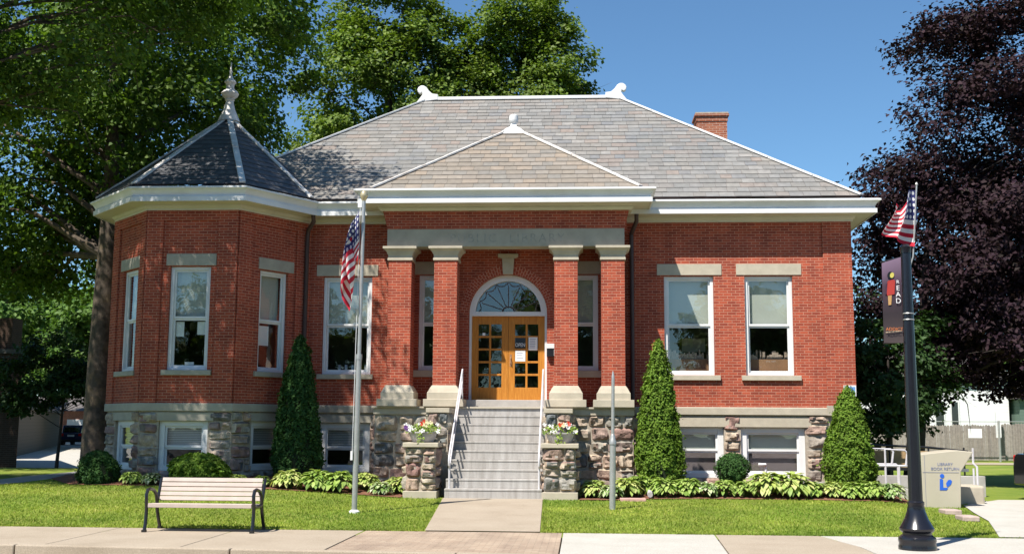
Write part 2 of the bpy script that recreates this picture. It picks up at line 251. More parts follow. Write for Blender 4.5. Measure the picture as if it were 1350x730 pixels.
# ------------------------------------------------------------------ mesh builder
WL = {}
class MB:
    def __init__(s, fr=None):
        s.v = []; s.f = []; s.fr = fr; s.uv = None
    def T(s, p):
        if s.fr is None: return (p[0], p[1], p[2])
        O, U, N = s.fr                                  # frame: (u along, d outward, z up)
        return (O[0] + U[0] * p[0] + N[0] * p[1], O[1] + U[1] * p[0] + N[1] * p[1], O[2] + p[2])
    def add(s, vs, fs):
        b = len(s.v); s.v += [s.T(p) for p in vs]; s.f += [tuple(b + i for i in f) for f in fs]
    def box(s, x0, x1, y0, y1, z0, z1):
        s.add([(x0, y0, z0), (x1, y0, z0), (x1, y1, z0), (x0, y1, z0), (x0, y0, z1), (x1, y0, z1), (x1, y1, z1), (x0, y1, z1)],
              [(0, 3, 2, 1), (4, 5, 6, 7), (0, 1, 5, 4), (1, 2, 6, 5), (2, 3, 7, 6), (3, 0, 4, 7)])
        return s
    def taper(s, cx, cy, prof):                        # square lathe: prof = [(half width, half depth, z)]
        vs = []
        for h, d, z in prof: vs += [(cx - h, cy - d, z), (cx + h, cy - d, z), (cx + h, cy + d, z), (cx - h, cy + d, z)]
        fs = [(0, 3, 2, 1)]
        n = len(prof)
        for i in range(n - 1):
            for k in range(4):
                a = 4 * i + k; b = 4 * i + (k + 1) % 4
                fs.append((a, b, b + 4, a + 4))
        t = 4 * (n - 1); fs.append((t, t + 1, t + 2, t + 3)); s.add(vs, fs); return s
    def lathe(s, cx, cy, prof, n=16, rot=0):
        vs = []; fs = []
        for r, z in prof:
            for k in range(n):
                a = 2 * math.pi * k / n + rot; vs.append((cx + r * math.cos(a), cy + r * math.sin(a), z))
        for i in range(len(prof) - 1):
            for k in range(n):
                a = i * n + k; b = i * n + (k + 1) % n; fs.append((a, b, b + n, a + n))
        fs.append(tuple(range(n - 1, -1, -1))); fs.append(tuple((len(prof) - 1) * n + k for k in range(n)))
        s.add(vs, fs); return s
    def tube(s, path, rad, n=8, squash=1.0):
        P = [Vector(p) for p in path]; rs = rad if isinstance(rad, (list, tuple)) else [rad] * len(P)
        vs = []; fs = []; prev = None
        for i, p in enumerate(P):
            t = (P[min(i + 1, len(P) - 1)] - P[max(i - 1, 0)])
            if t.length < 1e-9: t = Vector((0, 0, 1))
            t.normalize()
            if prev is None:
                up = Vector((0, 0, 1)) if abs(t.z) < 0.9 else Vector((1, 0, 0)); a = t.cross(up).normalized()
            else:
                a = prev - t * prev.dot(t); a = a.normalized() if a.length > 1e-6 else t.orthogonal().normalized()
            prev = a; b = t.cross(a)
            for k in range(n):
                q = 2 * math.pi * k / n; w = p + (a * math.cos(q) + b * math.sin(q) * squash) * rs[i]; vs.append(tuple(w))
        for i in range(len(P) - 1):
            for k in range(n):
                c = i * n + k; d = i * n + (k + 1) % n; fs.append((c, d, d + n, c + n))
        fs.append(tuple(range(n - 1, -1, -1))); fs.append(tuple((len(P) - 1) * n + k for k in range(n)))
        s.add(vs, fs); return s
    def bar(s, p, q, w, h, up=(0, 0, 1)):
        p = Vector(p); q = Vector(q); t = (q - p).normalized(); upv = Vector(up); a = t.cross(upv).normalized(); b = a.cross(t).normalized()
        vs = []
        for c in (p, q):
            for sa, sb in ((-1, -1), (1, -1), (1, 1), (-1, 1)): vs.append(tuple(c + a * w / 2 * sa + b * h / 2 * sb))
        s.add(vs, [(0, 1, 2, 3), (7, 6, 5, 4), (0, 4, 5, 1), (1, 5, 6, 2), (2, 6, 7, 3), (3, 7, 4, 0)]); return s
    def prism(s, poly, d0, d1, plane='uz'):           # polygon in (u,z), extruded over d
        n = len(poly)
        if plane == 'uz': vs = [(u, d0, z) for u, z in poly] + [(u, d1, z) for u, z in poly]
        elif plane == 'xy': vs = [(u, z, d0) for u, z in poly] + [(u, z, d1) for u, z in poly]
        else: vs = [(d0, u, z) for u, z in poly] + [(d1, u, z) for u, z in poly]
        s.add(vs, [tuple(range(n)), tuple(range(2 * n - 1, n - 1, -1))] + [(i, i + n, (i + 1) % n + n, (i + 1) % n) for i in range(n)]); return s
    def build(s, name, m, parent=None, smooth=False, uv=False, bevel=0, fixn=True, props=None):
        me = bpy.data.meshes.new(name)
        o = Vector(WL.get(parent.name, (0, 0, 0))) if parent else Vector((0, 0, 0))
        vs = [(x - o[0], y - o[1], z - o[2]) for x, y, z in s.v] if parent else s.v
        me.from_pydata(vs, [], s.f); me.update()
        if fixn:
            import bmesh
            bm = bmesh.new(); bm.from_mesh(me); bmesh.ops.recalc_face_normals(bm, faces=bm.faces); bm.to_mesh(me); bm.free()
        if uv: box_uv(me, o)
        if smooth:
            me.polygons.foreach_set('use_smooth', [True] * len(me.polygons))
            try: me.set_sharp_from_angle(angle=R(38))
            except Exception: pass
        if m is not None: me.materials.append(m)
        ob = bpy.data.objects.new(name, me); COL.objects.link(ob)
        if parent: ob.parent = parent; WL[ob.name] = tuple(o)
        if bevel:
            bv = ob.modifiers.new('bevel', 'BEVEL'); bv.width = bevel; bv.segments = 2; bv.limit_method = 'ANGLE'
        if props:
            for k, v in props.items(): ob[k] = v
        return ob
def box_uv(me, o):
    uvl = me.uv_layers.new(name='UVMap'); nn = np.zeros(len(uvl.data) * 2)
    for p in me.polygons:
        n = p.normal
        flat = abs(n.z) > 0.7
        if not flat:
            t = Vector((-n.y, n.x, 0)); t.normalize()
        for li in p.loop_indices:
            c = me.vertices[me.loops[li].vertex_index].co + o
            if flat: nn[2 * li] = c.x; nn[2 * li + 1] = c.y
            else: nn[2 * li] = c.x * t.x + c.y * t.y; nn[2 * li + 1] = c.z
    uvl.data.foreach_set('uv', nn)
def thing(name, label, cat, loc=(0, 0, 0), group=None):
    o = bpy.data.objects.new(name, None); COL.objects.link(o); o.location = loc; o.empty_display_size = 0.3
    o['label'] = label; o['category'] = cat
    if group: o['group'] = group
    WL[o.name] = tuple(loc); return o
def tag(o, label, cat, group=None):
    o['label'] = label; o['category'] = cat
    if group: o['group'] = group
    return o
STR = {'kind': 'structure'}
def sub_copy(src, root_new):
    for ch in [c for c in COL.objects if c.parent == src]:
        c = ch.copy(); COL.objects.link(c); c.parent = root_new
        for g in [x for x in COL.objects if x.parent == ch]:
            d = g.copy(); COL.objects.link(d); d.parent = c
def dup(src, loc, label, group=None, rz=0, sc=1.0):
    r = src.copy(); COL.objects.link(r); r.location = loc; r.rotation_euler = (0, 0, rz); r.scale = (sc, sc, sc); r['label'] = label
    if group: r['group'] = group
    sub_copy(src, r); return r

# ------------------------------------------------------------------ ground
def sst(t): t = min(1, max(0, t)); return t * t * (3 - 2 * t)
def gz(x, y):
    base = 0.14 + 0.18 * sst((-3 - x) / 6.0)
    base = base + (0.05 - base) * sst((x - 6.2) / 1.2)
    z = base * min(1, max(0, (y - 18.5) / 6.3))
    z += 0.17 * sst((y - 25.1) / 1.6) * sst((x + 13.0) / 0.8) * sst((7.6 - x) / 0.8) * sst((41 - y) / 1.0)
    return z * (1 - sst((y - 34) / 8.0) * 0.999)
def sheet(name, poly_fn, x0, x1, y0, y1, nx, ny, dz, mat, kind='structure', zf=gz):
    xs = np.linspace(x0, x1, nx); ys = np.linspace(y0, y1, ny); mb = MB()
    idx = {}
    for j, y in enumerate(ys):
        for i, x in enumerate(xs): mb.v.append((x, y, zf(x, y) + dz))
    for j in range(ny - 1):
        for i in range(nx - 1):
            cx = (xs[i] + xs[i + 1]) / 2; cy = (ys[j] + ys[j + 1]) / 2
            if poly_fn is None or poly_fn(cx, cy):
                a = j * nx + i; mb.f.append((a, a + 1, a + 1 + nx, a + nx))
    return mb.build(name, mat, None, True, props={'kind': kind}, fixn=False)
def inpoly(poly):
    def f(x, y):
        c = False; n = len(poly)
        for i in range(n):
            x1, y1 = poly[i]; x2, y2 = poly[(i + 1) % n]
            if (y1 > y) != (y2 > y) and x < (x2 - x1) * (y - y1) / (y2 - y1) + x1: c = not c
        return c
    return f
def drape(name, poly, dz, mat, step=0.5, zf=gz, uv=False, kind='structure', parent=None):
    """polygon draped on the ground, triangulated with a clean outline"""
    import bmesh
    bm = bmesh.new(); vs = []
    n = len(poly)
    for i in range(n):
        a = Vector(poly[i]); b = Vector(poly[(i + 1) % n]); k = max(1, int((b - a).length / step))
        for t in range(k): p = a.lerp(b, t / k); vs.append(bm.verts.new((p.x, p.y, 0)))
    bm.faces.new(vs)
    xs = [p[0] for p in poly]; ys = [p[1] for p in poly]
    for ax, lo, hi in ((0, min(xs), max(xs)), (1, min(ys), max(ys))):
        k = lo + step
        while k < hi:
            co = [0, 0, 0]; co[ax] = k; no = [0, 0, 0]; no[ax] = 1
            bmesh.ops.bisect_plane(bm, geom=bm.verts[:] + bm.edges[:] + bm.faces[:], plane_co=co, plane_no=no); k += step
    for v in bm.verts: v.co.z = zf(v.co.x, v.co.y) + dz
    for f in bm.faces:
        if f.normal.z < 0: f.normal_flip()
    bmesh.ops.recalc_face_normals(bm, faces=bm.faces)
    for f in bm.faces:
        f.normal_update()
        if f.normal.z < 0: f.normal_flip()
    me = bpy.data.meshes.new(name); bm.to_mesh(me); bm.free()
    if uv: box_uv(me, Vector((0, 0, 0)))
    me.materials.append(mat); o = bpy.data.objects.new(name, me); COL.objects.link(o)
    o['kind'] = kind
    return o
# one large ground sheet, finer near the building
def ground():
    mb = MB()
    xs = sorted(set([-1500, -500, -200, -100, -60, -40] + list(np.arange(-30, 30.1, 0.75)) + [40, 60, 100, 200, 500, 1500]))
    ys = sorted(set(list(np.arange(17.75, 46, 0.5)) + [60, 90, 140, 250, 600, 2000, 18.5]))
    for y in ys:
        for x in xs: mb.v.append((x, y, gz(x, y) if abs(x) < 31 else gz(30 * np.sign(x), y)))
    nx = len(xs)
    for j in range(len(ys) - 1):
        for i in range(nx - 1): a = j * nx + i; mb.f.append((a, a + 1, a + 1 + nx, a + nx))
    mb.build('ground', M['lawn'], None, True, props=STR, fixn=False)
ground()
CURB = lambda x: 15.75 - 0.06 * (x + 8.2)
mb = MB(); mb.add([(-1500, -600, -0.135), (1500, -600, -0.135), (1500, 17.9, -0.135), (-1500, 17.9, -0.135)], [(0, 1, 2, 3)])
mb.build('road', M['asphalt'], props=STR, fixn=False)
# sidewalk slabs with joints, each band a real surface 4 mm above the ground
def slab_band(name, mat, cells, z=0.004, uv=False):
    mb = MB()
    for poly in cells: mb.prism(poly, -0.14, z, 'xy')
    return mb.build(name, mat, None, uv=uv, props=STR, bevel=0.006)
XL = [-60, -40, -30, -24, -19.6, -17.6, -15.6, -13.6, -11.6, -9.62, -7.62, -5.62, -3.55]
back = 18.50
cells = []
for a, b in zip(XL[:-1], XL[1:]):
    g = 0.008; cells.append([(a + g, CURB(a) + 0.14), (b - g, CURB(b) + 0.14), (b - g, back), (a + g, back)])
slab_band('sidewalk', M['pave_tan'], cells)
cells = [[(-3.53, CURB(-3.5) + 0.14), (-0.33, CURB(-0.3) + 0.14), (-0.33, back), (-3.53, back)]]
slab_band('paver_walk', M['paver'], cells, 0.003, True)
slab_band('sidewalk_new_slab', M['pave_white'], [[(-0.31, CURB(0) + 0.14), (1.95, CURB(2) + 0.14), (2.10, back), (-0.31, back)]])
slab_band('sidewalk_east', M['pave_tan'], [[(1.97, CURB(2) + 0.14), (4.0, CURB(4) + 0.14), (4.0, 16.9), (3.75, back), (2.12, back)]])
slab_band('sidewalk_corner', M['pave_white'], [[(4.02, CURB(4) + 0.14), (8.0, CURB(8) + 0.14), (8.0, back - .01), (3.77, back - .01), (4.02, 16.9)], [(8.02, CURB(8) + .14), (14, CURB(14) + .14), (14, back - .01), (8.02, back - .01)], [(14.02, CURB(14) + .14), (60, CURB(60) + .14), (60, back - .01), (14.02, back - .01)]])
cx = [-60, -30, -17, -11.45, -8.0, -4.85, -1.7, 1.45, 4.6, 8, 14, 60]
mb = MB()
for a, b in zip(cx[:-1], cx[1:]):
    g = 0.008; mb.prism([(a + g, CURB(a) - 0.02), (b - g, CURB(b) - 0.02), (b - g, CURB(b) + 0.13), (a + g, CURB(a) + 0.13)], -0.3, 0.008, 'xy')
    mb.prism([(a + g, CURB(a) - 0.55), (b - g, CURB(b) - 0.55), (b - g, CURB(b) - 0.021), (a + g, CURB(a) - 0.021)], -0.3, -0.128, 'xy')
mb.build('kerb', M['pave_tan'], None, props=STR, bevel=0.02)
drape('front_path', [(-2.56, 18.505), (-0.69, 18.505), (-0.86, 24.62), (-3.02, 24.62)], 0.018, M['pave_tan'], 0.6)
PARK = [(6.55, 18.5), (60, 18.5), (60, 27.3), (9.7, 27.3), (8.95, 26.3), (8.2, 25.2), (7.75, 23.2), (7.4, 21.4)]
drape('parking_pad', PARK, 0.02, M['pave_white'], 1.0)
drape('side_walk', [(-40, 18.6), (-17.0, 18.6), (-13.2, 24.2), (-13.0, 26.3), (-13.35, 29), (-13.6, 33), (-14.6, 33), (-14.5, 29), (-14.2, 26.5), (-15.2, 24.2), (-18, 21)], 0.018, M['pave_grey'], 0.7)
drape('driveway', [(-60, 36.5), (-26, 36.5), (-19.4, 40.5), (-15.5, 42), (-14, 60), (-30, 100), (-60, 100)], 0.02, M['pave_white'], 3.0)
drape('back_path', [(13, 55.5), (60, 55.5), (60, 59), (13, 59)], 0.02, M['dirt'], 3.0)

BED_L = [(-12.6, 27.6), (-12.7, 26.2), (-11.5, 25.1), (-9, 24.95), (-7, 24.95), (-5.2, 24.85), (-3.95, 24.5), (-3.95, 27.3), (-5.1, 27.3), (-5.1, 27.98), (-12.6, 27.98)]
BED_R = [(-0.08, 24.45), (0.9, 24.55), (1.5, 24.95), (2.6, 25.2), (4.6, 25.15), (6.1, 25.0), (7.2, 25.3), (7.3, 27.98), (1.3, 27.98), (1.3, 27.3), (-0.08, 27.3)]
drape('flower_bed_west', BED_L, 0.02, M['mulch'], 0.35)
drape('flower_bed_east', BED_R, 0.02, M['mulch'], 0.35)

# grass blades over the visible lawns
def grass():
    rng = np.random.default_rng(3)
    bl, brr = inpoly(BED_L), inpoly(BED_R); path = inpoly([(-2.62, 18.4), (-0.63, 18.4), (-0.80, 24.7), (-3.08, 24.7)])
    park = inpoly([(x - 0.03, y) for x, y in PARK]); sw = inpoly([(-40, 18.6), (-17.0, 18.6), (-13.2, 24.2), (-13.0, 26.3), (-13.35, 29), (-13.6, 33), (-14.6, 33), (-14.5, 29), (-14.2, 26.5), (-15.2, 24.2), (-18, 21)])
    P = []
    N = 150000
    xs = rng.uniform(-13.5, 8.6, N); ys = 18.47 + (rng.random(N) ** 1.25) * 8.8
    for x, y in zip(xs, ys):
        if bl(x, y) or brr(x, y) or path(x, y) or park(x, y) or sw(x, y): continue
        if y > 24.6 and -3.95 < x < -0.05: continue
        if y > 26.0 and x > -12.6 and x < 7.3: continue
        P.append((x, y, gz(x, y)))
    # ragged fringe along every edge
    edges = [((-13, 18.49), (-2.6, 18.49)), ((-0.65, 18.49), (6.6, 18.49)), ((-2.60, 18.5), (-3.06, 24.6)), ((-0.64, 18.5), (-0.82, 24.5))]
    for a, b in edges:
        L = math.hypot(b[0] - a[0], b[1] - a[1]); k = int(L * 260)
        for _ in range(k):
            t = rng.random(); o = abs(rng.normal(0, 0.03)); x = a[0] + (b[0] - a[0]) * t; y = a[1] + (b[1] - a[1]) * t
            if a[1] == b[1]: y += o - .01
            elif a[0] < -1.5: x -= o - .01
            else: x += o - .01
            P.append((x, y, gz(x, y)))
    P = np.array(P); n = len(P); h = rng.uniform(0.015, 0.045, n) * (1 + (rng.random(n) > .985) * .8); w = rng.uniform(0.006, 0.012, n)
    a = rng.uniform(0, 2 * np.pi, n); dx = np.cos(a) * w; dy = np.sin(a) * w; lx = rng.normal(0, 0.018, n); ly = rng.normal(0, 0.018, n)
    V = np.empty((n, 3, 3)); V[:, 0] = P - np.stack([dx, dy, 0 * dx], 1); V[:, 1] = P + np.stack([dx, dy, 0 * dx], 1); V[:, 2] = P + np.stack([lx, ly, h], 1)
    V = V.reshape(-1, 3); me = bpy.data.meshes.new('grass'); me.vertices.add(3 * n); me.vertices.foreach_set('co', V.ravel())
    me.loops.add(3 * n); me.loops.foreach_set('vertex_index', np.arange(3 * n)); me.polygons.add(n); me.polygons.foreach_set('loop_start', np.arange(0, 3 * n, 3)); me.polygons.foreach_set('loop_total', np.full(n, 3))
    me.update(); me.validate()
    m = island_mat('grass_blades', [(0.14, 0.23, 0.02), (0.20, 0.29, 0.035), (0.25, 0.32, 0.05), (0.17, 0.25, 0.03), (0.31, 0.32, 0.09)], 0.6, 0.7, 0.3, 0, spec=0.2, trans=0.25, big=(0.35, (.78, .88, .8), (1.3, 1.1, 1.2)))
    me.materials.append(m); o = bpy.data.objects.new('grass', me); COL.objects.link(o); o['kind'] = 'stuff'
    tag(o, 'short mown green grass of the front lawns between sidewalk and library', 'grass')
grass()

# ------------------------------------------------------------------ library
LIB = thing('library_building', 'red brick library with slate roof, corner turret, columned porch and front steps', 'library', (-1.86, 28.0, 0.2))
FM = ((0, 28.0, 0), (1, 0), (0, -1))                   # main front wall frame (u=x, d=outward)
T0, T1, T2, T3, T4 = (-6.95, 28.0), (-8.20, 26.03), (-10.43, 26.03), (-11.85, 27.53), (-11.85, 33.0)
def frame(p, q):                                       # frame for a wall running from p to q with outward normal to the right-hand front
    L = math.hypot(q[0] - p[0], q[1] - p[1]); U = ((q[0] - p[0]) / L, (q[1] - p[1]) / L); N = (U[1], -U[0])
    return ((p[0], p[1], 0), U, N), L
FTR, LTR = frame(T1, T0); FTF, LTF = frame(T2, T1); FTL, LTL = frame(T3, T2); FTS, LTS = frame(T4, T3)
INNER = MB()
def wall(mb, u0, u1, z0, z1, ops, th=0.35, d=0.0):
    us = sorted({u0, u1, *[o[0] for o in ops], *[o[1] for o in ops]}); zs = sorted({z0, z1, *[o[2] for o in ops], *[o[3] for o in ops]})
    def inside(u, z): return any(o[0] < u < o[1] and o[2] < z < o[3] for o in ops)
    for a, b in zip(us[:-1], us[1:]):
        for c, e in zip(zs[:-1], zs[1:]):
            if inside((a + b) / 2, (c + e) / 2): continue
            mb.add([(a, d, c), (b, d, c), (b, d, e), (a, d, e)], [(0, 1, 2, 3)])
            INNER.fr = mb.fr; INNER.add([(a, d - th, c), (b, d - th, c), (b, d - th, e), (a, d - th, e)], [(3, 2, 1, 0)])
    for o in ops:
        a, b, c, e = o[:4]
        for q in ([(a, d, c), (a, d - th, c), (a, d - th, e), (a, d, e)], [(b, d, c), (b, d, e), (b, d - th, e), (b, d - th, c)],
                  [(a, d, c), (b, d, c), (b, d - th, c), (a, d - th, c)], [(a, d, e), (a, d - th, e), (b, d - th, e), (b, d, e)]):
            mb.add(q, [(0, 1, 2, 3)])
    for q in ([(u0, d, z0), (u0, d, z1), (u0, d - th, z1), (u0, d - th, z0)], [(u1, d, z0), (u1, d - th, z0), (u1, d - th, z1), (u1, d, z1)],
              [(u0, d, z1), (u1, d, z1), (u1, d - th, z1), (u0, d - th, z1)]):
        mb.add(q, [(0, 1, 2, 3)])
ZB0, ZB1 = 2.005, 2.195                                # water table
MAINW = [(-6.57, -5.32), (2.04, 3.27), (4.03, 5.21)]
PORW = [(-4.12, -3.27), (-0.45, 0.40)]
WZ = (2.97, 5.44)
mb = MB(FM)
ops = [(a, b, *WZ) for a, b in MAINW] + [(a, b, 3.08, 5.48) for a, b in PORW] + [(-2.85, -0.88, 2.3, 5.50)]
wall(mb, -6.95, 6.67, ZB1, 6.85, ops)
mb.box(5.97, 6.67, 0, 0.045, ZB1, 6.85)                # corner pier
# spandrel filling round the door arch
cxd, czd, RO = -1.865, 4.515, 0.985
N = 24
for i in range(N):
    a0, a1 = math.pi * i / N, math.pi * (i + 1) / N
    p0 = (cxd + RO * math.cos(a0), czd + RO * math.sin(a0)); p1 = (cxd + RO * math.cos(a1), czd + RO * math.sin(a1))
    mb.add([(p0[0], 0, p0[1]), (p0[0], 0, 5.5), (p1[0], 0, 5.5), (p1[0], 0, p1[1])], [(0, 1, 2, 3)])
    mb.add([(p0[0], 0, p0[1]), (p1[0], 0, p1[1]), (p1[0], -0.35, p1[1]), (p0[0], -0.35, p0[1])], [(0, 1, 2, 3)])
mb.build('front_wall', M['brick'], LIB, uv=True, fixn=False)
# other walls
mb = MB()
mb.add([(6.67, 28.0, ZB1), (6.67, 39.2, ZB1), (6.67, 39.2, 6.85), (6.67, 28.0, 6.85)], [(0, 1, 2, 3)])
mb.add([(6.67, 39.2, ZB1), (-11.85, 39.2, ZB1), (-11.85, 39.2, 6.85), (6.67, 39.2, 6.85)], [(0, 1, 2, 3)])
mb.add([(-11.85, 39.2, ZB1), (-11.85, 33, ZB1), (-11.85, 33, 6.85), (-11.85, 39.2, 6.85)], [(0, 1, 2, 3)])
mb.build('rear_wall', M['brick'], LIB, uv=True)
# turret: three windowed faces, corner piers proud of the panels
TW = {'f': (0.60, 1.59), 'r': (0.72, 1.62), 'l': (0.66, 1.60)}
mb = MB(FTF); wall(mb, 0, LTF, ZB1, 6.85, [(TW['f'][0], TW['f'][1], *WZ)]); mb.box(0, 0.40, 0, 0.045, ZB1, 6.85); mb.box(1.74, LTF, 0, 0.045, ZB1, 6.85)
mb.box(0.40, 1.74, 0, 0.043, 6.55, 6.85)
mb.fr = FTR; wall(mb, 0, LTR, ZB1, 6.85, [(TW['r'][0], TW['r'][1], *WZ)]); mb.box(0, 0.40, 0, 0.045, ZB1, 6.85); mb.box(1.85, LTR, 0, 0.045, ZB1, 6.85); mb.box(0.40, 1.85, 0, 0.043, 6.55, 6.85)
mb.fr = FTL; wall(mb, 0, LTL, ZB1, 6.85, [(TW['l'][0], TW['l'][1], *WZ)]); mb.box(0, 0.40, 0, 0.045, ZB1, 6.85); mb.box(1.78, LTL, 0, 0.045, ZB1, 6.85); mb.box(0.40, 1.78, 0, 0.043, 6.55, 6.85)
mb.fr = FTS; wall(mb, 0, LTS, ZB1, 6.85, [])
mb.build('turret_wall', M['brick'], LIB, uv=True, fixn=False)
# brick rowlock arch over the door
def ring_arch(name, r0, r1, d0, mat, parent, n=40, rows=2):
    me_v = []; me_f = []; uvs = []
    for k in range(n):
        a0, a1 = math.pi * k / n, math.pi * (k + 1) / n
        q = [(r0, a0), (r1, a0), (r1, a1), (r0, a1)]
        b = len(me_v)
        for r, a in q: me_v.append((cxd + r * math.cos(a), 28.0 - d0, czd + r * math.sin(a)))
        for r, a in q: me_v.append((cxd + r * math.cos(a), 28.0 + 0.0, czd + r * math.sin(a)))
        me_f.append((b, b + 3, b + 2, b + 1)); uvs.append([(r, a * 1.08) for r, a in (q[0], q[3], q[2], q[1])])
        me_f.append((b + 1, b + 2, b + 6, b + 5)); uvs.append([(0, 0), (0.01, 0), (0.01, 0.01), (0, 0.01)])
    o = WL[parent.name]; me = bpy.data.meshes.new(name); me.from_pydata([(x - o[0], y - o[1], z - o[2]) for x, y, z in me_v], [], me_f)
    ul = me.uv_layers.new(name='UVMap'); i = 0
    for u in uvs:
        for c in u: ul.data[i].uv = (c[0] - r0, c[1]); i += 1
    me.materials.append(mat); ob = bpy.data.objects.new(name, me); COL.objects.link(ob); ob.parent = parent; WL[ob.name] = o
M['brick_arch'] = brick_mat('arch_brick', (0.43, 0.092, 0.048), (0.30, 0.058, 0.034), (0.62, 0.36, 0.26), 0.11, 0.0677, 0.0048)
ring_arch('door_arch', 0.985, 1.205, 0.006, M['brick_arch'], LIB)

# ---- fieldstone foundations
def stone(mb, u0, u1, z0, z1, d, bulge=0.075):
    n = 7; w = u1 - u0; h = z1 - z0; sd = random.random() * 50
    j = [(random.uniform(-1, 1) * min(0.03, w * .1), random.uniform(-1, 1) * min(0.025, h * .1)) for _ in range(4)]
    vs = []
    for a in range(n + 1):
        for b in range(n + 1):
            s, t = a / n, b / n; s2, t2 = s * 2 - 1, t * 2 - 1
            # rounded-rectangle shape
            k = 1 - 0.13 * (abs(s2) ** 6) * (abs(t2) ** 6)
            ju = (1 - s) * (1 - t) * j[0][0] + s * (1 - t) * j[1][0] + (1 - s) * t * j[2][0] + s * t * j[3][0]
            jz = (1 - s) * (1 - t) * j[0][1] + s * (1 - t) * j[1][1] + (1 - s) * t * j[2][1] + s * t * j[3][1]
            u = (u0 + u1) / 2 + s2 * w / 2 * k + ju; z = (z0 + z1) / 2 + t2 * h / 2 * k + jz
            e = max(0, (1 - abs(s2) ** 9)) * max(0, (1 - abs(t2) ** 9))
            nz = noise.cell(Vector((u * 9 + sd, z * 9, sd))) * 0.5 - .25 + noise.noise(Vector((u * 7 + sd, z * 7, sd))) * 1.1 + noise.noise(Vector((u * 19, z * 19 + sd, sd))) * 0.5
            dd = d - 0.03 + e * (0.03 + bulge * (0.75 + nz * 0.8))
            vs.append((u, dd, z))
    fs = []
    for a in range(n):
        for b in range(n): q = a * (n + 1) + b; fs.append((q, q + n + 1, q + n + 2, q + 1))
    # skirt back into the mortar
    rim = [b for b in range(n + 1)] + [a * (n + 1) + n for a in range(1, n + 1)] + [n * (n + 1) + b for b in range(n - 1, -1, -1)] + [a * (n + 1) for a in range(n - 1, 0, -1)]
    base = len(vs)
    for r in rim: vs.append((vs[r][0], d - 0.06, vs[r][2]))
    for i in range(len(rim)): fs.append((rim[i], rim[(i + 1) % len(rim)], base + (i + 1) % len(rim), base + i))
    mb.add(vs, fs)
def rubble(mb, u0, u1, z0, z1, d=0.0, rh=(0.20, 0.34), rw=(0.24, 0.6)):
    z = z0; g = 0.009
    while z < z1 - 0.05:
        h = random.uniform(*rh)
        if z1 - (z + h) < rh[0] * 0.75: h = z1 - z
        u = u0
        while u < u1 - 0.04:
            w = random.uniform(*rw) * (0.75 + 0.4 * h / rh[1])
            if u1 - (u + w) < rw[0] * 0.7: w = u1 - u
            if h > 0.27 and random.random() < 0.25 and w < 0.4:
                k = random.uniform(0.4, 0.6); stone(mb, u + g, u + w - g, z + g, z + h * k - g * .5, d); stone(mb, u + g, u + w - g, z + h * k + g * .5, z + h - g, d)
            else: stone(mb, u + g, u + w - g, z + g, z + h - g, d)
            u += w
        z += h
BW = [(-6.58, -5.30, 0.55, 1.76), (1.90, 3.46, 0.48, 1.71), (3.87, 5.43, 0.48, 1.71)]
def found(fr, L0, L1, ops, name):
    mbm = MB(fr); wall(mbm, L0, L1, -0.1, ZB0, ops, 0.4, -0.02); mbm.build(name + '_mortar', M['mortar'], LIB, fixn=False)
    ms = MB(fr); us = sorted({L0, L1, *[o[0] for o in ops], *[o[1] for o in ops]})
    for a, b in zip(us[:-1], us[1:]):
        op = [o for o in ops if o[0] < (a + b) / 2 < o[1]]
        if op: rubble(ms, a, b, 0.1, op[0][2])
        else: rubble(ms, a, b, 0.1, ZB0 - 0.0)
    ms.build(name, M['fieldstone'], LIB, smooth=True, fixn=False)
found(FM, -6.95, -5.05, BW[:1], 'foundation'); found(FM, 1.2, 6.67, BW[1:], 'foundation')
found(FTF, 0, LTF, [(0.48, 1.66, 0.62, 1.78)], 'turret_foundation'); found(FTR, 0, LTR, [(0.62, 1.80, 0.62, 1.78)], 'turret_foundation'); found(FTL, 0, LTL, [(0.55, 1.75, 0.62, 1.78)], 'turret_foundation')
mb = MB(); mb.add([(6.67, 28, -.1), (6.67, 39.2, -.1), (6.67, 39.2, ZB0), (6.67, 28, ZB0)], [(0, 1, 2, 3)]); mb.add([(-11.85, 27.53, -.1), (-11.85, 39.2, -.1), (-11.85, 39.2, ZB0), (-11.85, 27.53, ZB0)], [(0, 1, 2, 3)])
mb.build('side_foundation', M['mortar'], LIB)

# ---- swept trim
def off_path(pts, o):
    out = []; n = len(pts)
    for i, p in enumerate(pts):
        def nrm(a, b):
            L = math.hypot(b[0] - a[0], b[1] - a[1]); return ((b[1] - a[1]) / L, -(b[0] - a[0]) / L)
        if i == 0: nn = nrm(pts[0], pts[1]); out.append((p[0] + nn[0] * o, p[1] + nn[1] * o)); continue
        if i == n - 1: nn = nrm(pts[-2], pts[-1]); out.append((p[0] + nn[0] * o, p[1] + nn[1] * o)); continue
        a = nrm(pts[i - 1], p); b = nrm(p, pts[i + 1]); k = 1 + a[0] * b[0] + a[1] * b[1]
        out.append((p[0] + (a[0] + b[0]) / k * o, p[1] + (a[1] + b[1]) / k * o))
    return out
def sweep(pts, prof, name, mat, parent, mats=None):
    mb = MB(); m = len(prof); rings = []
    for o, z in prof: rings.append([(x, y, z) for x, y in off_path(pts, o)])
    n = len(pts); vs = [rings[j][i] for i in range(n) for j in range(m)]; fs = []
    for i in range(n - 1):
        for j in range(m - 1): a = i * m + j; fs.append((a, a + 1, a + m + 1, a + m))
    mb.add(vs, fs); return mb.build(name, mat, parent, fixn=False)
EPATH = [(-11.85, 39.2), T3, T2, T1, T0, (6.67, 28.0), (6.67, 39.2)]
EPATH = [(-11.85, 39.2), T3, T2, T1, T0, (6.67, 28.0), (6.67, 39.2)]
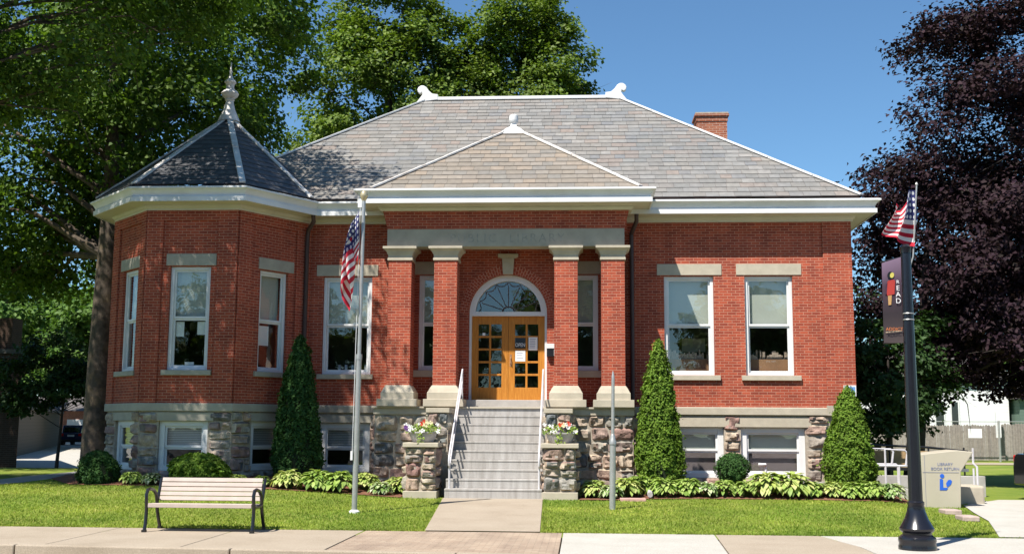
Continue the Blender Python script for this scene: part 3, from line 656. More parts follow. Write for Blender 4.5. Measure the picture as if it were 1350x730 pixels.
WTAB = [(0.0, ZB1 + .001), (0.05, ZB1), (0.06, ZB1 - 0.02), (0.06, ZB0 + 0.01), (0.05, ZB0), (-0.02, ZB0)]
sweep([(-11.85, 39.2), T3, T2, T1, T0, (-4.95, 28.0)], [(o, z) for o, z in WTAB], 'water_table', M['limestone_dark'], LIB)
sweep([(1.18, 28.0), (6.67, 28.0), (6.67, 39.2)], [(o, z) for o, z in WTAB], 'water_table', M['limestone'], LIB)
mb = MB(FM); mb.box(5.95, 6.69, 0.02, 0.085, ZB0 + .004, ZB1 + 0.05); mb.build('corner_block', M['limestone'], LIB)
sweep(EPATH, [(0.0, 6.795), (0.05, 6.795), (0.055, 6.84), (0.09, 6.86), (0.11, 6.90), (0.11, 6.925), (0.50, 6.935)], 'eave_frieze', M['cream'], LIB)
CORN = [(0.50, 6.925), (0.535, 6.925), (0.535, 7.035), (0.50, 7.045), (0.495, 7.085), (0.515, 7.13), (0.555, 7.185), (0.60, 7.215), (0.62, 7.22), (0.62, 7.26), (0.58, 7.275)]
sweep(EPATH, CORN, 'cornice', M['white'], LIB)
sweep(EPATH, [(0.58, 7.275), (0.20, 7.33), (0.0, 7.36)], 'eave_flashing', M['flashing'], LIB)
# porch entablature
PP = [(-4.78, 28.0), (-4.78, 27.0), (1.03, 27.0), (1.03, 28.0)]
mb = MB(); mb.box(-4.78, 1.03, 27.0, 27.5, 6.05, 6.48); mb.box(-4.78, -4.2, 27.5, 28.0, 6.05, 6.48); mb.box(0.45, 1.03, 27.5, 28.0, 6.05, 6.48)
mb.build('porch_frieze', M['limestone_dark'], LIB)
mb = MB(); mb.prism([(-4.78, 6.48), (1.03, 6.48), (1.15, 6.95), (-4.90, 6.95)], 26.995, 27.5, 'uz')
mb.box(-4.86, -4.2, 27.5, 28.0, 6.482, 6.95); mb.box(0.45, 1.11, 27.5, 28.0, 6.482, 6.95); mb.build('porch_parapet_brick', M['brick'], LIB, uv=True)
mb = MB(); mb.box(-4.2, 0.45, 27.5, 28.0, 6.25, 6.30); mb.build('porch_ceiling', M['cream'], LIB)
PPC = [(-4.90, 28.3), (-4.90, 27.0), (1.15, 27.0), (1.15, 28.3)]
dz = 0.11
sweep(PPC, [(-0.06, 6.93), (0.05, 6.935), (0.07, 6.96), (0.10, 6.99), (0.10, 7.03), (0.50, 7.045)], 'porch_eave_frieze', M['cream'], LIB)
sweep(PPC, [(o, z + dz) for o, z in CORN], 'porch_cornice', M['white'], LIB)
sweep(PPC, [(0.58, 7.275 + dz), (0.1, 7.43)], 'porch_flashing', M['flashing'], LIB)

# ---- roofs made of single slates
def slates(mb, A, B, C, D, expo=0.275, w=(0.26, 0.42), th=0.012):
    """A,B eave corners (left,right), C,D top corners (right,left); quads in plane"""
    A, B, C, D = map(Vector, (A, B, C, D)); u = (B - A).normalized(); nrm = (B - A).cross(D - A).normalized()
    if nrm.z < 0: nrm = -nrm
    v = nrm.cross(u).normalized()
    if v.z < 0: v = -v
    H = (D - A).dot(v); 
    def lim(t):
        k = t / H; L = A.lerp(D, k); Rr = B.lerp(C, k); return (L - A).dot(u), (Rr - A).dot(u)
    t = 0.0; row = 0
    while t < H - 0.02:
        t1 = min(H, t + expo); l0, r0 = lim(t); l1, r1 = lim(t1)
        x = min(l0, l1) - random.random() * w[1]
        hi = max(r0, r1)
        while x < hi:
            x2 = x + random.uniform(*w)
            def cl(a, lo, up): return max(lo, min(up, a))
            a0, b0 = cl(x, l0, r0), cl(x2 - 0.006, l0, r0); a1, b1 = cl(x, l1, r1), cl(x2 - 0.006, l1, r1)
            if b0 - a0 > 0.01 or b1 - a1 > 0.01:
                lift = th + random.uniform(0, 0.006); dr = random.uniform(-0.006, 0.006)
                p = [A + u * a0 + v * (t + dr) + nrm * lift, A + u * b0 + v * (t + dr) + nrm * lift, A + u * b1 + v * t1 + nrm * 0.001, A + u * a1 + v * t1 + nrm * 0.001,
                     A + u * a0 + v * (t + dr) - nrm * 0.005, A + u * b0 + v * (t + dr) - nrm * 0.005]
                mb.add([tuple(q) for q in p], [(0, 1, 2, 3), (4, 5, 1, 0)])
            x = x2
        t = t1
def deck(mb, pts, dn=0.02):
    P = [Vector(p) for p in pts]; mb.add([(p.x, p.y, p.z - dn) for p in P], [tuple(range(len(P)))])
ZE, ZR = 7.40, 11.68
RL, RR = (-4.85, 33.53, ZR), (1.14, 33.53, ZR)
EA, EB, EC, ED = (-10.63, 27.75, ZE), (6.92, 27.75, ZE), (6.92, 39.45, ZE), (-10.63, 39.45, ZE)
mb = MB(); slates(mb, EA, EB, RR, RL); slates(mb, EB, EC, RR, RR); slates(mb, ED, EA, RL, RL); slates(mb, EC, ED, RL, RR)
mb.build('main_roof', M['slate'], LIB, fixn=False)
md = MB(); deck(md, [EA, EB, RR, RL]); deck(md, [EB, EC, RR]); deck(md, [ED, EA, RL]); deck(md, [EC, ED, RL, RR]); md.build('roof_deck', M['flashing'], LIB)
# porch roof
ZPA = 9.80; AP = (-1.87, 30.0, ZPA); PA_, PB_ = (-5.15, 26.72, 7.44), (1.42, 26.72, 7.44)
PL2, PR2 = (-5.15, 30.0, 7.44), (1.42, 30.0, 7.44)
mb = MB(); slates(mb, PA_, PB_, AP, AP); slates(mb, PB_, PR2, AP, AP); slates(mb, PL2, PA_, AP, AP); mb.build('porch_roof', M['slate_tan'], LIB, fixn=False)
md = MB(); deck(md, [PA_, PB_, AP]); deck(md, [PB_, PR2, AP]); deck(md, [PL2, PA_, AP]); md.build('porch_roof_deck', M['flashing'], LIB)
# turret roof
TA = Vector((-9.36, 28.5, 9.80)); tb = [(-12.35, 30.0), (-12.35, 27.35), (-10.64, 25.54), (-8.0, 25.54), (-6.78, 27.35), (-6.5, 29.8)]
tb = [(x, y, 7.34) for x, y in tb]
mb = MB(); md = MB()
for a, b in zip(tb[:-1], tb[1:]): slates(mb, a, b, TA, TA, 0.24, (0.22, 0.36)); deck(md, [a, b, TA])
mb.build('turret_roof', M['slate_dark'], LIB, fixn=False); md.build('turret_roof_deck', M['flashing'], LIB)
# ridge and hip caps
def hipcap(p, q, w=0.14, h=0.05, mat='white', name='hip_cap', lift=0.03):
    p = Vector(p); q = Vector(q); mb = MB(); k = 6
    for i in range(k):
        a = p.lerp(q, i / k); b = p.lerp(q, (i + 1) / k - 0.002); l = lift + random.uniform(-.004, .006)
        mb.bar((a.x, a.y, a.z + l), (b.x, b.y, b.z + l), w, h)
    mb.build(name, M[mat], LIB, bevel=0.008)
mb = MB(); mb.bar((RL[0], RL[1], ZR + 0.04), (RR[0], RR[1], ZR + 0.04), 0.16, 0.10); mb.build('ridge_cap', M['white'], LIB, bevel=0.01)
hipcap(EB, RR, 0.15); hipcap(EA, RL, 0.15); hipcap(PB_, AP, 0.13, mat='white_worn'); hipcap(PA_, AP, 0.13, mat='white_worn')
for c in tb[1:5]: hipcap(c, tuple(TA), 0.15, 0.045, 'white_worn')
# scrolls
def scroll(x, sgn):
    mb = MB(); pts = [(-0.42, 0.0), (-0.42, 0.20), (-0.22, 0.22), (-0.10, 0.33), (0.0, 0.47), (0.10, 0.53), (0.20, 0.53), (0.29, 0.47), (0.33, 0.38), (0.30, 0.28), (0.22, 0.24), (0.16, 0.28), (0.14, 0.20), (0.22, 0.08), (0.42, -0.18), (0.0, -0.05)]
    mb.prism([(x + sgn * a * .86, ZR + b * .86) for a, b in pts], 33.44, 33.62); mb.build('ridge_scroll', M['white'], LIB, bevel=0.015)
scroll(RR[0] - 0.05, 1); scroll(RL[0] + 0.05, -1)
mb = MB(); mb.taper(AP[0], AP[1], [(0.36, 0.36, ZPA - 0.22), (0.2, 0.2, ZPA - 0.04), (0.09, 0.09, ZPA + 0.04), (0.07, 0.07, ZPA + 0.14)])
mb.lathe(AP[0], AP[1], [(0.07, ZPA + .12), (0.12, ZPA + .17), (0.13, ZPA + .25), (0.12, ZPA + .36), (0.08, ZPA + .39)], 14); mb.build('porch_roof_finial', M['white'], LIB, smooth=True)
mb = MB(); mb.lathe(TA.x, TA.y, [(0.30, 9.66), (0.24, 9.80), (0.16, 9.98), (0.115, 10.15), (0.10, 10.22), (0.13, 10.26), (0.12, 10.29), (0.20, 10.36), (0.235, 10.43), (0.19, 10.50), (0.12, 10.55), (0.10, 10.64), (0.12, 10.70), (0.16, 10.74), (0.15, 10.77), (0.09, 10.83), (0.05, 10.90), (0.03, 11.0), (0.045, 11.04), (0.025, 11.08), (0.012, 11.3)], 12)
mb.build('turret_finial', M['white_worn'], LIB, smooth=True)
# chimney
mb = MB(); mb.box(3.44, 4.34, 33.0, 33.8, 8.6, 10.93); mb.box(3.42, 4.36, 32.98, 33.82, 10.78, 10.93); mb.box(3.38, 4.40, 32.94, 33.86, 10.935, 11.0)
ch = mb.build('chimney', M['brick_orange'], LIB, uv=True)
mb = MB(); mb.box(3.40, 4.38, 32.96, 33.84, 11.003, 11.05); mb.build('chimney_cap', M['mortar'], ch)

# ---- windows
def window(fr, u0, u1, z0, z1, meet, kind, lint=None, sill=None, lintmat='limestone', shade_to=None, deep=0.10, fw=0.085, boxed=0.0):
    """double-hung window standing in its opening; u,z in the wall frame"""
    e = 0.003; mb = MB(fr); d0 = -deep
    # outer frame
    for a, b, c, d in ((u0 + e, u0 + fw, z0 + e, z1 - e), (u1 - fw, u1 - e, z0 + e, z1 - e), (u0 + fw, u1 - fw, z1 - fw * .9, z1 - e), (u0 + fw, u1 - fw, z0 + e, z0 + fw * .8)):
        mb.box(a, b, d0 - 0.06, d0 + 0.03, c, d)
    w = mb.build('window', M['white'], LIB, bevel=0.006)
    i0, i1 = u0 + fw, u1 - fw; zb, zt = z0 + fw * .8, z1 - fw * .9; s = 0.045
    mb = MB(fr)                                        # sashes
    for (c, d, off) in ((meet, zt, 0.0), (zb, meet, -0.03)):
        dd = d0 - 0.012 + off
        mb.box(i0 + .001, i0 + s, dd - 0.03, dd, c, d); mb.box(i1 - s, i1 - .001, dd - 0.03, dd, c, d); mb.box(i0 + s, i1 - s, dd - 0.03, dd, c, c + s * 1.15); mb.box(i0 + s, i1 - s, dd - 0.03, dd, d - s, d - .001)
    mb.build('sash', M['white'], w)
    for (c, d, off) in ((meet + s, zt - s, 0.0), (zb + s, meet - s, -0.03)):
        mb = MB(fr); dd = d0 - 0.028 + off; mb.add([(i0 + s, dd, c), (i1 - s, dd, c), (i1 - s, dd, d), (i0 + s, dd, d)], [(0, 1, 2, 3)]); mb.build('pane', M['glass'], w, fixn=False)
    if kind:
        mb = MB(fr); zz = shade_to if shade_to is not None else meet + 0.01; dd = d0 - 0.13
        mb.box(i0 + 0.02, i1 - 0.02, dd - 0.006, dd, zz, zt); mb.build('shade' if kind == 'shade' else 'blind', M[kind], w)
    if lint:
        mb = MB(fr); mb.box(lint[0], lint[1], -0.10, 0.018, lint[2], lint[3]); mb.build('lintel', M[lintmat], w, bevel=0.006)
    if sill:
        mb = MB(fr); mb.box(sill[0], sill[1], -0.10, 0.07, sill[2], sill[3]); mb.build('sill', M[lintmat], w, bevel=0.006)
    return w
MEET = 4.20
wL = window(FM, *MAINW[0], *WZ, MEET, 'shade', (-6.75, -5.17, 5.46, 5.74), (-6.67, -5.25, 2.85, 2.968), 'limestone')
window(FM, *MAINW[1], *WZ, MEET, 'shade', (1.87, 3.47, 5.46, 5.74), (1.95, 3.40, 2.85, 2.968), 'limestone')
window(FM, *MAINW[2], *WZ, MEET, 'shade', (3.83, 5.43, 5.46, 5.74), (3.92, 5.36, 2.85, 2.968), 'limestone')
for (a, b), s in zip(PORW, ((-4.28, -3.2), (-0.52, 0.56))):
    window(FM, a, b, 3.08, 5.48, 4.24, 'shade', (s[0] + .02, s[1] - .02, 5.50, 5.82), (s[0], s[1], 2.91, 3.077), 'limestone')
window(FTF, *TW['f'], *WZ, MEET, 'shade', (0.50, 1.72, 5.46, 5.74), (0.50, 1.70, 2.85, 2.968), 'limestone_dark')
window(FTR, *TW['r'], *WZ, MEET, 'shade', (0.66, 1.80, 5.46, 5.74), (0.60, 1.72, 2.85, 2.968), 'limestone_dark')
window(FTL, *TW['l'], *WZ, MEET, 'shade', (0.50, 1.72, 5.46, 5.74), (0.50, 1.74, 2.85, 2.968), 'limestone_dark')
M['cellar_curtain'] = plain('cellar_curtain', (0.16, 0.13, 0.13), .95, .1, 2)
for o in BW[1:]:
    mb = MB(FM); mb.box(o[0] + .16, o[1] - .16, -.285, -.28, o[2] + .1, 1.13); mb.build('curtain', M['cellar_curtain'], LIB)
for o in BW: window(FM, *o, 1.13, 'shade' if o[0] > 0 else 'blind', (o[0] - .14, o[1] + .14, o[3] + .002, ZB0 - .05), None, 'limestone' if o[0] > 0 else 'limestone_dark', deep=0.12, fw=0.15)
window(FTF, 0.48, 1.66, 0.62, 1.78, 1.16, 'blind', (0.3, 1.8, 1.782, ZB0 - .02), None, 'limestone_dark', deep=0.12, fw=0.13)
window(FTR, 0.62, 1.80, 0.62, 1.78, 1.16, 'blind', (0.5, 1.95, 1.782, ZB0 - .02), None, 'limestone_dark', deep=0.12, fw=0.13)
window(FTL, 0.55, 1.75, 0.62, 1.78, 1.16, 'blind', (0.4, 1.9, 1.782, ZB0 - .02), None, 'limestone_dark', deep=0.12, fw=0.13)

# ---- entrance: arched frame, fanlight, oak double doors
DZ0, DZ1 = 2.345, 4.46
def arc(r, a0, a1, n): return [(cxd + r * math.cos(a0 + (a1 - a0) * i / n), czd + r * math.sin(a0 + (a1 - a0) * i / n)) for i in range(n + 1)]
mb = MB(FM)
o_, i_ = arc(RO - 0.004, 0, math.pi, 32), arc(0.83, 0, math.pi, 32)
for k in range(32): mb.prism([i_[k], o_[k], o_[k + 1], i_[k + 1]], -0.34, -0.17)
mb.box(cxd - RO + .004, cxd - 0.925, -0.34, -0.17, 2.30, czd); mb.box(cxd + 0.925, cxd + RO - .004, -0.34, -0.17, 2.30, czd)
mb.box(cxd - 0.925, cxd + 0.925, -0.335, -0.16, DZ1, czd + 0.05)
DF = mb.build('door_frame', M['white'], LIB)
mb = MB(FM); aa = arc(0.83, 0, math.pi, 32); mb.add([(u, -0.27, z) for u, z in aa], [tuple(range(33))]); fl = mb.build('fanlight', M['glass'], LIB, fixn=False)
mb = MB(FM)
for k in range(1, 8):
    a = math.pi * k / 8; mb.bar((cxd + 0.14 * math.cos(a), -0.255, czd + .05 + 0.14 * math.sin(a)), (cxd + 0.74 * math.cos(a), -0.255, czd + 0.74 * math.sin(a)), 0.022, 0.02, (0, 1, 0))
for k in range(8):
    a0, a1 = math.pi * k / 8, math.pi * (k + 1) / 8; pts = []
    for i in range(7):
        a = a0 + (a1 - a0) * i / 6; r = 0.80 - 0.085 * math.sin(math.pi * i / 6); pts.append((cxd + r * math.cos(a), -0.255, czd + r * math.sin(a)))
    mb.tube(pts, 0.012, 6)
mb.tube([(cxd + 0.15 * math.cos(math.pi * i / 12), -0.255, czd + .05 + 0.13 * math.sin(math.pi * i / 12)) for i in range(13)], 0.02, 6)
mb.build('fanlight_bars', M['letter_blue'] if 0 else M['flashing'], fl)
mb = MB(FM); mb.prism([(cxd - 0.12, 5.49), (cxd + 0.13, 5.49), (cxd + 0.16, 5.90), (cxd - 0.15, 5.90)], -0.02, 0.10); mb.prism([(cxd - 0.25, 5.92), (cxd + 0.26, 5.92), (cxd + 0.26, 6.0), (cxd - 0.25, 6.0)], -0.02, 0.14)
mb.prism([(cxd - 0.17, 5.901), (cxd + 0.18, 5.901), (cxd + 0.24, 5.919), (cxd - 0.23, 5.919)], -0.02, 0.12); mb.build('keystone', M['limestone'], LIB, bevel=0.006)
def doorleaf(x0, x1, right):
    mb = MB(FM); d0, d1 = -0.33, -0.285; sw = 0.165
    mb.box(x0, x0 + sw, d0, d1, DZ0, DZ1 - .004); mb.box(x1 - sw, x1, d0, d1, DZ0, DZ1 - .004); mb.box(x0 + sw, x1 - sw, d0, d1, DZ0, DZ0 + 0.32); mb.box(x0 + sw, x1 - sw, d0, d1, DZ1 - 0.20, DZ1 - .004)
    i0, i1, b0, b1 = x0 + sw, x1 - sw, DZ0 + 0.32, DZ1 - 0.20; h = (b1 - b0) / 5
    for k in range(1, 5): mb.box(i0, i1, d0 + .005, d1 - .003, b0 + h * k - 0.026, b0 + h * k + 0.026)
    for k in range(5): mb.box((i0 + i1) / 2 - 0.026, (i0 + i1) / 2 + 0.026, d0 + .005, d1 - .004, b0 + h * k + .026 if k else b0, b0 + h * (k + 1) - .026 if k < 4 else b1)
    lf = mb.build('door', M['oak'], LIB, bevel=0.004)
    for k in range(5):
        for j in range(2):
            a = i0 if j == 0 else (i0 + i1) / 2 + .026; b = (i0 + i1) / 2 - .026 if j == 0 else i1
            z0 = b0 + h * k + (.026 if k else 0); z1 = b0 + h * (k + 1) - (.026 if k < 4 else 0)
            m2 = MB(FM); m2.add([(a, -0.31, z0), (b, -0.31, z0), (b, -0.31, z1), (a, -0.31, z1)], [(0, 1, 2, 3)]); m2.build('pane', M['glass_dim'], lf, fixn=False)
    if right:
        m2 = MB(FM); x = x0 + 0.06; m2.box(x - .025, x + .025, -0.285, -0.278, DZ0 + 0.85, DZ0 + 1.15); m2.tube([(x, -0.278, DZ0 + .90), (x, -0.23, DZ0 + .93), (x, -0.23, DZ0 + 1.05), (x, -0.278, DZ0 + 1.08)], 0.011, 8)
        m2.build('door_handle', M['wood_brown'], lf)
    return i0, i1, b0, h
doorleaf(cxd - 0.922, cxd - 0.003, False); di0, di1, db0, dh = doorleaf(cxd + 0.003, cxd + 0.922, True)
mb = MB(); mb.box(cxd - 0.98, cxd + 0.98, 27.62, 28.34, 2.16, 2.34); mb.build('door_step', M['concrete'], LIB, bevel=0.01)

# ---- porch: floor, stone base, cheek walls, piers, stairs
mb = MB(); mb.box(-5.07, 1.28, 26.93, 27.995, 2.115, 2.158); mb.build('porch_floor', M['limestone'], LIB, bevel=0.006)
mb = MB(); mb.box(-5.03, 1.24, 26.985, 27.99, 1.97, 2.112); mb.build('porch_band', M['limestone'], LIB, bevel=0.006)
mb = MB(); mb.box(-5.0, 1.21, 27.04, 27.97, 0.0, 1.97); mb.build('porch_base_mortar', M['mortar'], LIB)
FP = ((0, 27.04, 0), (1, 0), (0, -1)); ms = MB(FP); rubble(ms, -5.0, -3.0, 0.15, 1.965, 0.02, (0.24, 0.36), (0.3, 0.6))
ms.fr = ((-5.0, 27.97, 0), (0, -1), (-1, 0)); rubble(ms, 0, 0.93, 0.15, 1.965, 0.02); ms.build('porch_base', M['fieldstone'], LIB, smooth=True, fixn=False)
ms = MB(FP); rubble(ms, -0.86, 1.21, 0.15, 1.965, 0.02, (0.24, 0.36), (0.3, 0.6)); ms.fr = ((1.21, 27.04, 0), (0, 1), (1, 0)); rubble(ms, 0, 0.93, 0.15, 1.965, 0.02)
ms.build('porch_base', M['fieldstone'], LIB, smooth=True, fixn=False)
def cheek(x0, x1, px0, px1):
    mb = MB(); mb.box(x0 + .03, x1 - .03, 25.42, 27.02, 0.0, 1.99); mb.build('cheek_wall_mortar', M['mortar'], LIB)
    ms = MB(((0, 25.42, 0), (1, 0), (0, -1))); rubble(ms, x0 + .03, x1 - .03, 1.2, 1.98, 0.02, (0.2, 0.3), (0.2, 0.36))
    ms.fr = ((x1 - .03, 25.42, 0), (0, 1), (1, 0)); rubble(ms, 0, 1.6, 0.15, 1.98, 0.02); ms.fr = ((x0 + .03, 27.02, 0), (0, -1), (-1, 0)); rubble(ms, 0, 1.6, 0.15, 1.98, 0.02)
    ms.build('cheek_wall', M['fieldstone'], LIB, smooth=True, fixn=False)
    mb = MB(); mb.box(x0 - .01, x1 + .005, 25.36, 26.925, 1.995, 2.10); mb.build('cheek_coping', M['limestone'], LIB, bevel=0.01)
    mb = MB(); mb.box(px0 + .05, px1 - .05, 24.68, 25.40, 0.0, 1.23); mb.build('stair_pier_mortar', M['mortar'], LIB)
    ms = MB(((0, 24.68, 0), (1, 0), (0, -1))); rubble(ms, px0 + .03, px1 - .03, 0.30, 1.225, 0.03, (0.26, 0.34), (0.28, 0.46))
    ms.fr = ((px1 - .05, 24.68, 0), (0, 1), (1, 0)); rubble(ms, 0, .72, 0.3, 1.225, 0.03); ms.fr = ((px0 + .05, 25.40, 0), (0, -1), (-1, 0)); rubble(ms, 0, .72, 0.3, 1.225, 0.03)
    ms.build('stair_pier', M['fieldstone'], LIB, smooth=True, fixn=False)
    mb = MB(); mb.box(px0 - .02, px1 + .02, 24.58, 25.43, 1.235, 1.335); mb.build('stair_pier_cap', M['limestone'], LIB, bevel=0.012)
    mb = MB(); mb.box(px0, px1, 24.57, 25.42, -0.1, 0.295); mb.build('stair_pier_plinth', M['limestone'], LIB, bevel=0.01)
cheek(-3.52, -3.0, -3.90, -3.16); cheek(-0.86, -0.22, -0.88, -0.10)
mb = MB(); NS = 10; z0s, rise, tread = 0.155, 0.2, 0.265
yb = 24.58
for k in range(NS):
    y = yb + tread * k; zt = z0s + rise * (k + 1); zb_ = z0s + rise * k if k else -0.1
    mb.box(-2.99, -0.875, y, 27.05, zb_ + (0.0 if k == 0 else .0), zt - 0.045)
    mb.box(-2.992, -0.873, y - 0.010, 27.05, zt - 0.045, zt)
mb.build('staircase', M['step'], LIB, bevel=0.008)

# ---- columns
def column(cx):
    cy = 27.28; h = 0.282
    mb = MB(); mb.taper(cx, cy, [(0.485, 0.44, 2.16), (0.485, 0.44, 2.335), (0.40, 0.38, 2.337), (0.40, 0.38, 2.50), (0.385, 0.37, 2.505), (0.34, 0.33, 2.60), (0.295, 0.295, 2.665), (0.29, 0.29, 2.67)])
    c = mb.build('column', M['limestone'], LIB, bevel=0.006)
    mb = MB(); mb.taper(cx, cy, [(h, h, 2.671), (h, h, 5.715)]); mb.build('shaft', M['brick'], c, uv=True)
    mb = MB(); mb.taper(cx, cy, [(0.31, 0.31, 5.71), (0.31, 0.31, 5.765), (0.298, 0.298, 5.767), (0.298, 0.298, 5.84), (0.31, 0.31, 5.86), (0.34, 0.34, 5.93), (0.40, 0.40, 5.985), (0.415, 0.415, 5.99), (0.415, 0.415, 6.046)]); mb.build('capital', M['limestone'], c, bevel=0.004)
for cx in (-4.45, -3.325, -0.39, 0.745): column(cx)
# wall pilasters behind the outer columns
for x0, x1 in ((-4.72, -4.32), (0.50, 0.90)):
    mb = MB(); mb.box(x0 + .02, x1 - .02, 27.82, 27.995, 2.16, 5.715); p = mb.build('pilaster', M['brick'], LIB, uv=True)
    mb = MB(); mb.box(x0 - .02, x1 + .02, 27.78, 27.99, 5.717, 5.84); mb.box(x0 - .08, x1 + .08, 27.70, 27.99, 5.86, 6.045); mb.build('capital', M['limestone_dark'], p)

# ---- downspouts
for pts in ([(-6.75, 27.42, 6.93), (-6.75, 27.5, 6.78), (-6.93, 27.72, 6.6), (-6.96, 27.76, 6.45), (-6.98, 27.78, 0.5)], [(1.35, 27.5, 6.93), (1.35, 27.55, 6.75), (1.24, 27.9, 6.5), (1.24, 27.91, 6.3), (1.24, 27.91, 0.4)]):
    mb = MB(); mb.tube(pts, 0.055, 10); mb.build('downspout', M['pipe_brown'], LIB, smooth=True)
# ---- handrails
def rail(x, name='handrail'):
    mb = MB(); r = 0.021
    mb.tube([(x, 27.12, 2.16), (x, 27.12, 3.0)], r); top = (27.16, 3.06); bot = (24.72, 1.14)
    mb.tube([(x, top[0], top[1]), (x, bot[0], bot[1]), (x, 24.63, 1.05), (x, 24.58, .95), (x, 24.60, .85), (x, 24.68, .80)], r)
    mb.tube([(x, 27.12, 2.76), (x, 24.68, 0.80)], r * .9)
    mb.tube([(x, 24.70, 0.14), (x, 24.70, 0.90)], r * 1.1); mb.tube([(x, 26.0, 1.34), (x, 26.0, 2.13)], r * .9) if False else None
    mb.build(name, M['rail_white'], LIB, smooth=True)
rail(-2.90); rail(-0.94)
# ---- interior
INNER.build('inner_lining', M['dark'], LIB, fixn=False)
mb = MB(); mb.box(-11.4, 6.3, 30.6, 30.7, 2.3, 6.8); mb.box(-11.5, 6.3, 28.40, 39.0, 6.75, 6.80); mb.box(-6.98, 6.6, 28.37, 28.40, 0.1, 0.2)
mb.box(-11.5, -11.45, 28, 31, 2.3, 6.8); mb.box(6.3, 6.35, 28.4, 31, 2.3, 6.8); mb.build('interior_walls', M['dark'], LIB)
mb = MB(); mb.box(-11.4, 6.3, 28.36, 39.0, 2.2, 2.28); mb.prism([(-8.1, 26.4), (-6.9, 28.35), (-11.4, 28.35), (-11.4, 27.6), (-10.4, 26.45)], 2.2, 2.28, 'xy'); mb.prism([(-8.1, 26.4), (-6.9, 28.35), (-11.4, 28.35), (-11.4, 27.6), (-10.4, 26.45)], 6.7, 6.75, 'xy')
mb.build('interior_floor', M['darkfloor'], LIB)
mb = MB(); mb.box(-11.3, 6.3, 29.4, 29.5, 0.0, 2.2); mb.build('basement_wall', M['dark'], LIB)
for x0, x1, col in ((1.95, 3.35, 'wood_brown'), (3.95, 5.3, 'wood_brown')):
    mb = MB(); mb.box(x0 + .02, x1 + .03, 28.52, 28.80, 2.28, 3.40); b = mb.build('bookcase', M[col], LIB)
    mb = MB(); x = x0 + .15
    while x < x1 - .12: w = random.uniform(.03, .07); mb.box(x, x + w - .004, 28.56, 28.76, 3.405, 3.405 + random.uniform(.08, .24) * (random.random() > .3)+.01); x += w
    mb.build('books', M['book'], b)
mb = MB(); mb.box(2.6, 3.2, 29.5, 29.55, 3.65, 4.0); mb.build('notice_board', M['cream'], LIB)
mb = MB()
for i in range(6): mb.box(-6.3 + i * .17, -6.24 + i * .17, 28.75, 28.8, 3.02, 3.25)
mb.build('window_display', M['paper'], LIB)

# inscription on the frieze, almost worn away
def text(txt, size, loc, mat, parent=None, name='lettering', ext=0.002, rot=(math.pi / 2, 0, 0), spacing=1.0, align='CENTER', sx=1.0):
    cu = bpy.data.curves.new(name, 'FONT'); cu.body = txt; cu.size = size; cu.extrude = ext; cu.align_x = align; cu.space_character = spacing
    tmp = bpy.data.objects.new('tmp', cu); COL.objects.link(tmp); bpy.context.view_layer.update()
    me = bpy.data.meshes.new_from_object(tmp.evaluated_get(bpy.context.evaluated_depsgraph_get())); bpy.data.objects.remove(tmp)
    me.name = name; me.materials.clear(); me.materials.append(mat); o = bpy.data.objects.new(name, me); COL.objects.link(o)
    w = WL.get(parent.name, (0, 0, 0)) if parent else (0, 0, 0)
    o.location = tuple(loc[i] - w[i] for i in range(3)); o.rotation_euler = rot; o.scale = (sx, 1, 1)
    if parent: o.parent = parent
    return o
text('PUBLIC', 0.30, (-2.66, 26.998, 6.155), M['letter_stone'], LIB, 'inscription', 0.0015, spacing=1.25)
text('LIBRARY', 0.30, (-1.10, 26.998, 6.155), M['letter_stone'], LIB, 'inscription', 0.0015, spacing=1.25)

# ------------------------------------------------------------------ notices, mailbox, wall sign
def card(name, fr, u0, u1, z0, z1, d, mat, label, cat, lines=0):
    mb = MB(fr); mb.box(u0, u1, d, d + 0.003, z0, z1); c = mb.build(name, M[mat]); tag(c, label, cat, None)
    if lines:
        m2 = MB(fr)
        for k in range(lines): z = z1 - (k + 1) * (z1 - z0) / (lines + 1.5); m2.box(u0 + (u1 - u0) * .12, u1 - (u1 - u0) * random.uniform(.12, .35), d + 0.0035, d + 0.005, z - .006, z + .006)
        q = m2.build('printed_lines', M['letter_blue'], c)
    return c
pw = (di1 - di0) / 2
os_ = thing('open_sign', 'dark OPEN sign hung inside the second pane row of the right door', 'sign', (di0 + pw / 2, 28.28, db0 + 3 * dh))
mb = MB(FM); mb.box(di0 + 0.01, di0 + pw - 0.035, -0.285, -0.280, db0 + 3 * dh + .03, db0 + 4 * dh - .03); mb.build('board', M['black'], os_)
text('OPEN', 0.13, (di0 + (pw - .026) / 2, 28.278, db0 + 3 * dh + .07), M['paper'], os_, 'lettering', 0.001, sx=.75)
card('paper_notice', FM, di0 + pw + .05, di1 - .02, db0 + 3 * dh - .02, db0 + 4 * dh - .01, -0.282, 'paper', 'tall white notice on the right door beside the OPEN sign', 'notice', 6)
card('paper_notice', FM, di0 + .01, di0 + pw - .03, db0 + 2 * dh + .02, db0 + 3 * dh - .03, -0.282, 'paper', 'white notice with blue print taped below the OPEN sign', 'notice', 3)
card('paper_notice', FM, -2.52, -2.45, db0 + 4 * dh + .03, db0 + 4 * dh + .10, -0.282, 'paper', 'tiny white sticker in a top pane of the left door', 'notice')
card('paper_notice', FTF, 0.73, 0.93, 3.78, 4.13, -0.205, 'paper', 'blank sheet hanging in left half of the turret front window', 'notice')
card('paper_notice', FTF, 1.25, 1.45, 3.82, 4.13, -0.205, 'paper', 'blank sheet hanging in right half of the turret front window', 'notice')
card('paper_notice', FTR, 0.92, 1.22, 3.62, 4.10, -0.205, 'paper', 'large white sheet in the turret window beside the downspout', 'notice')
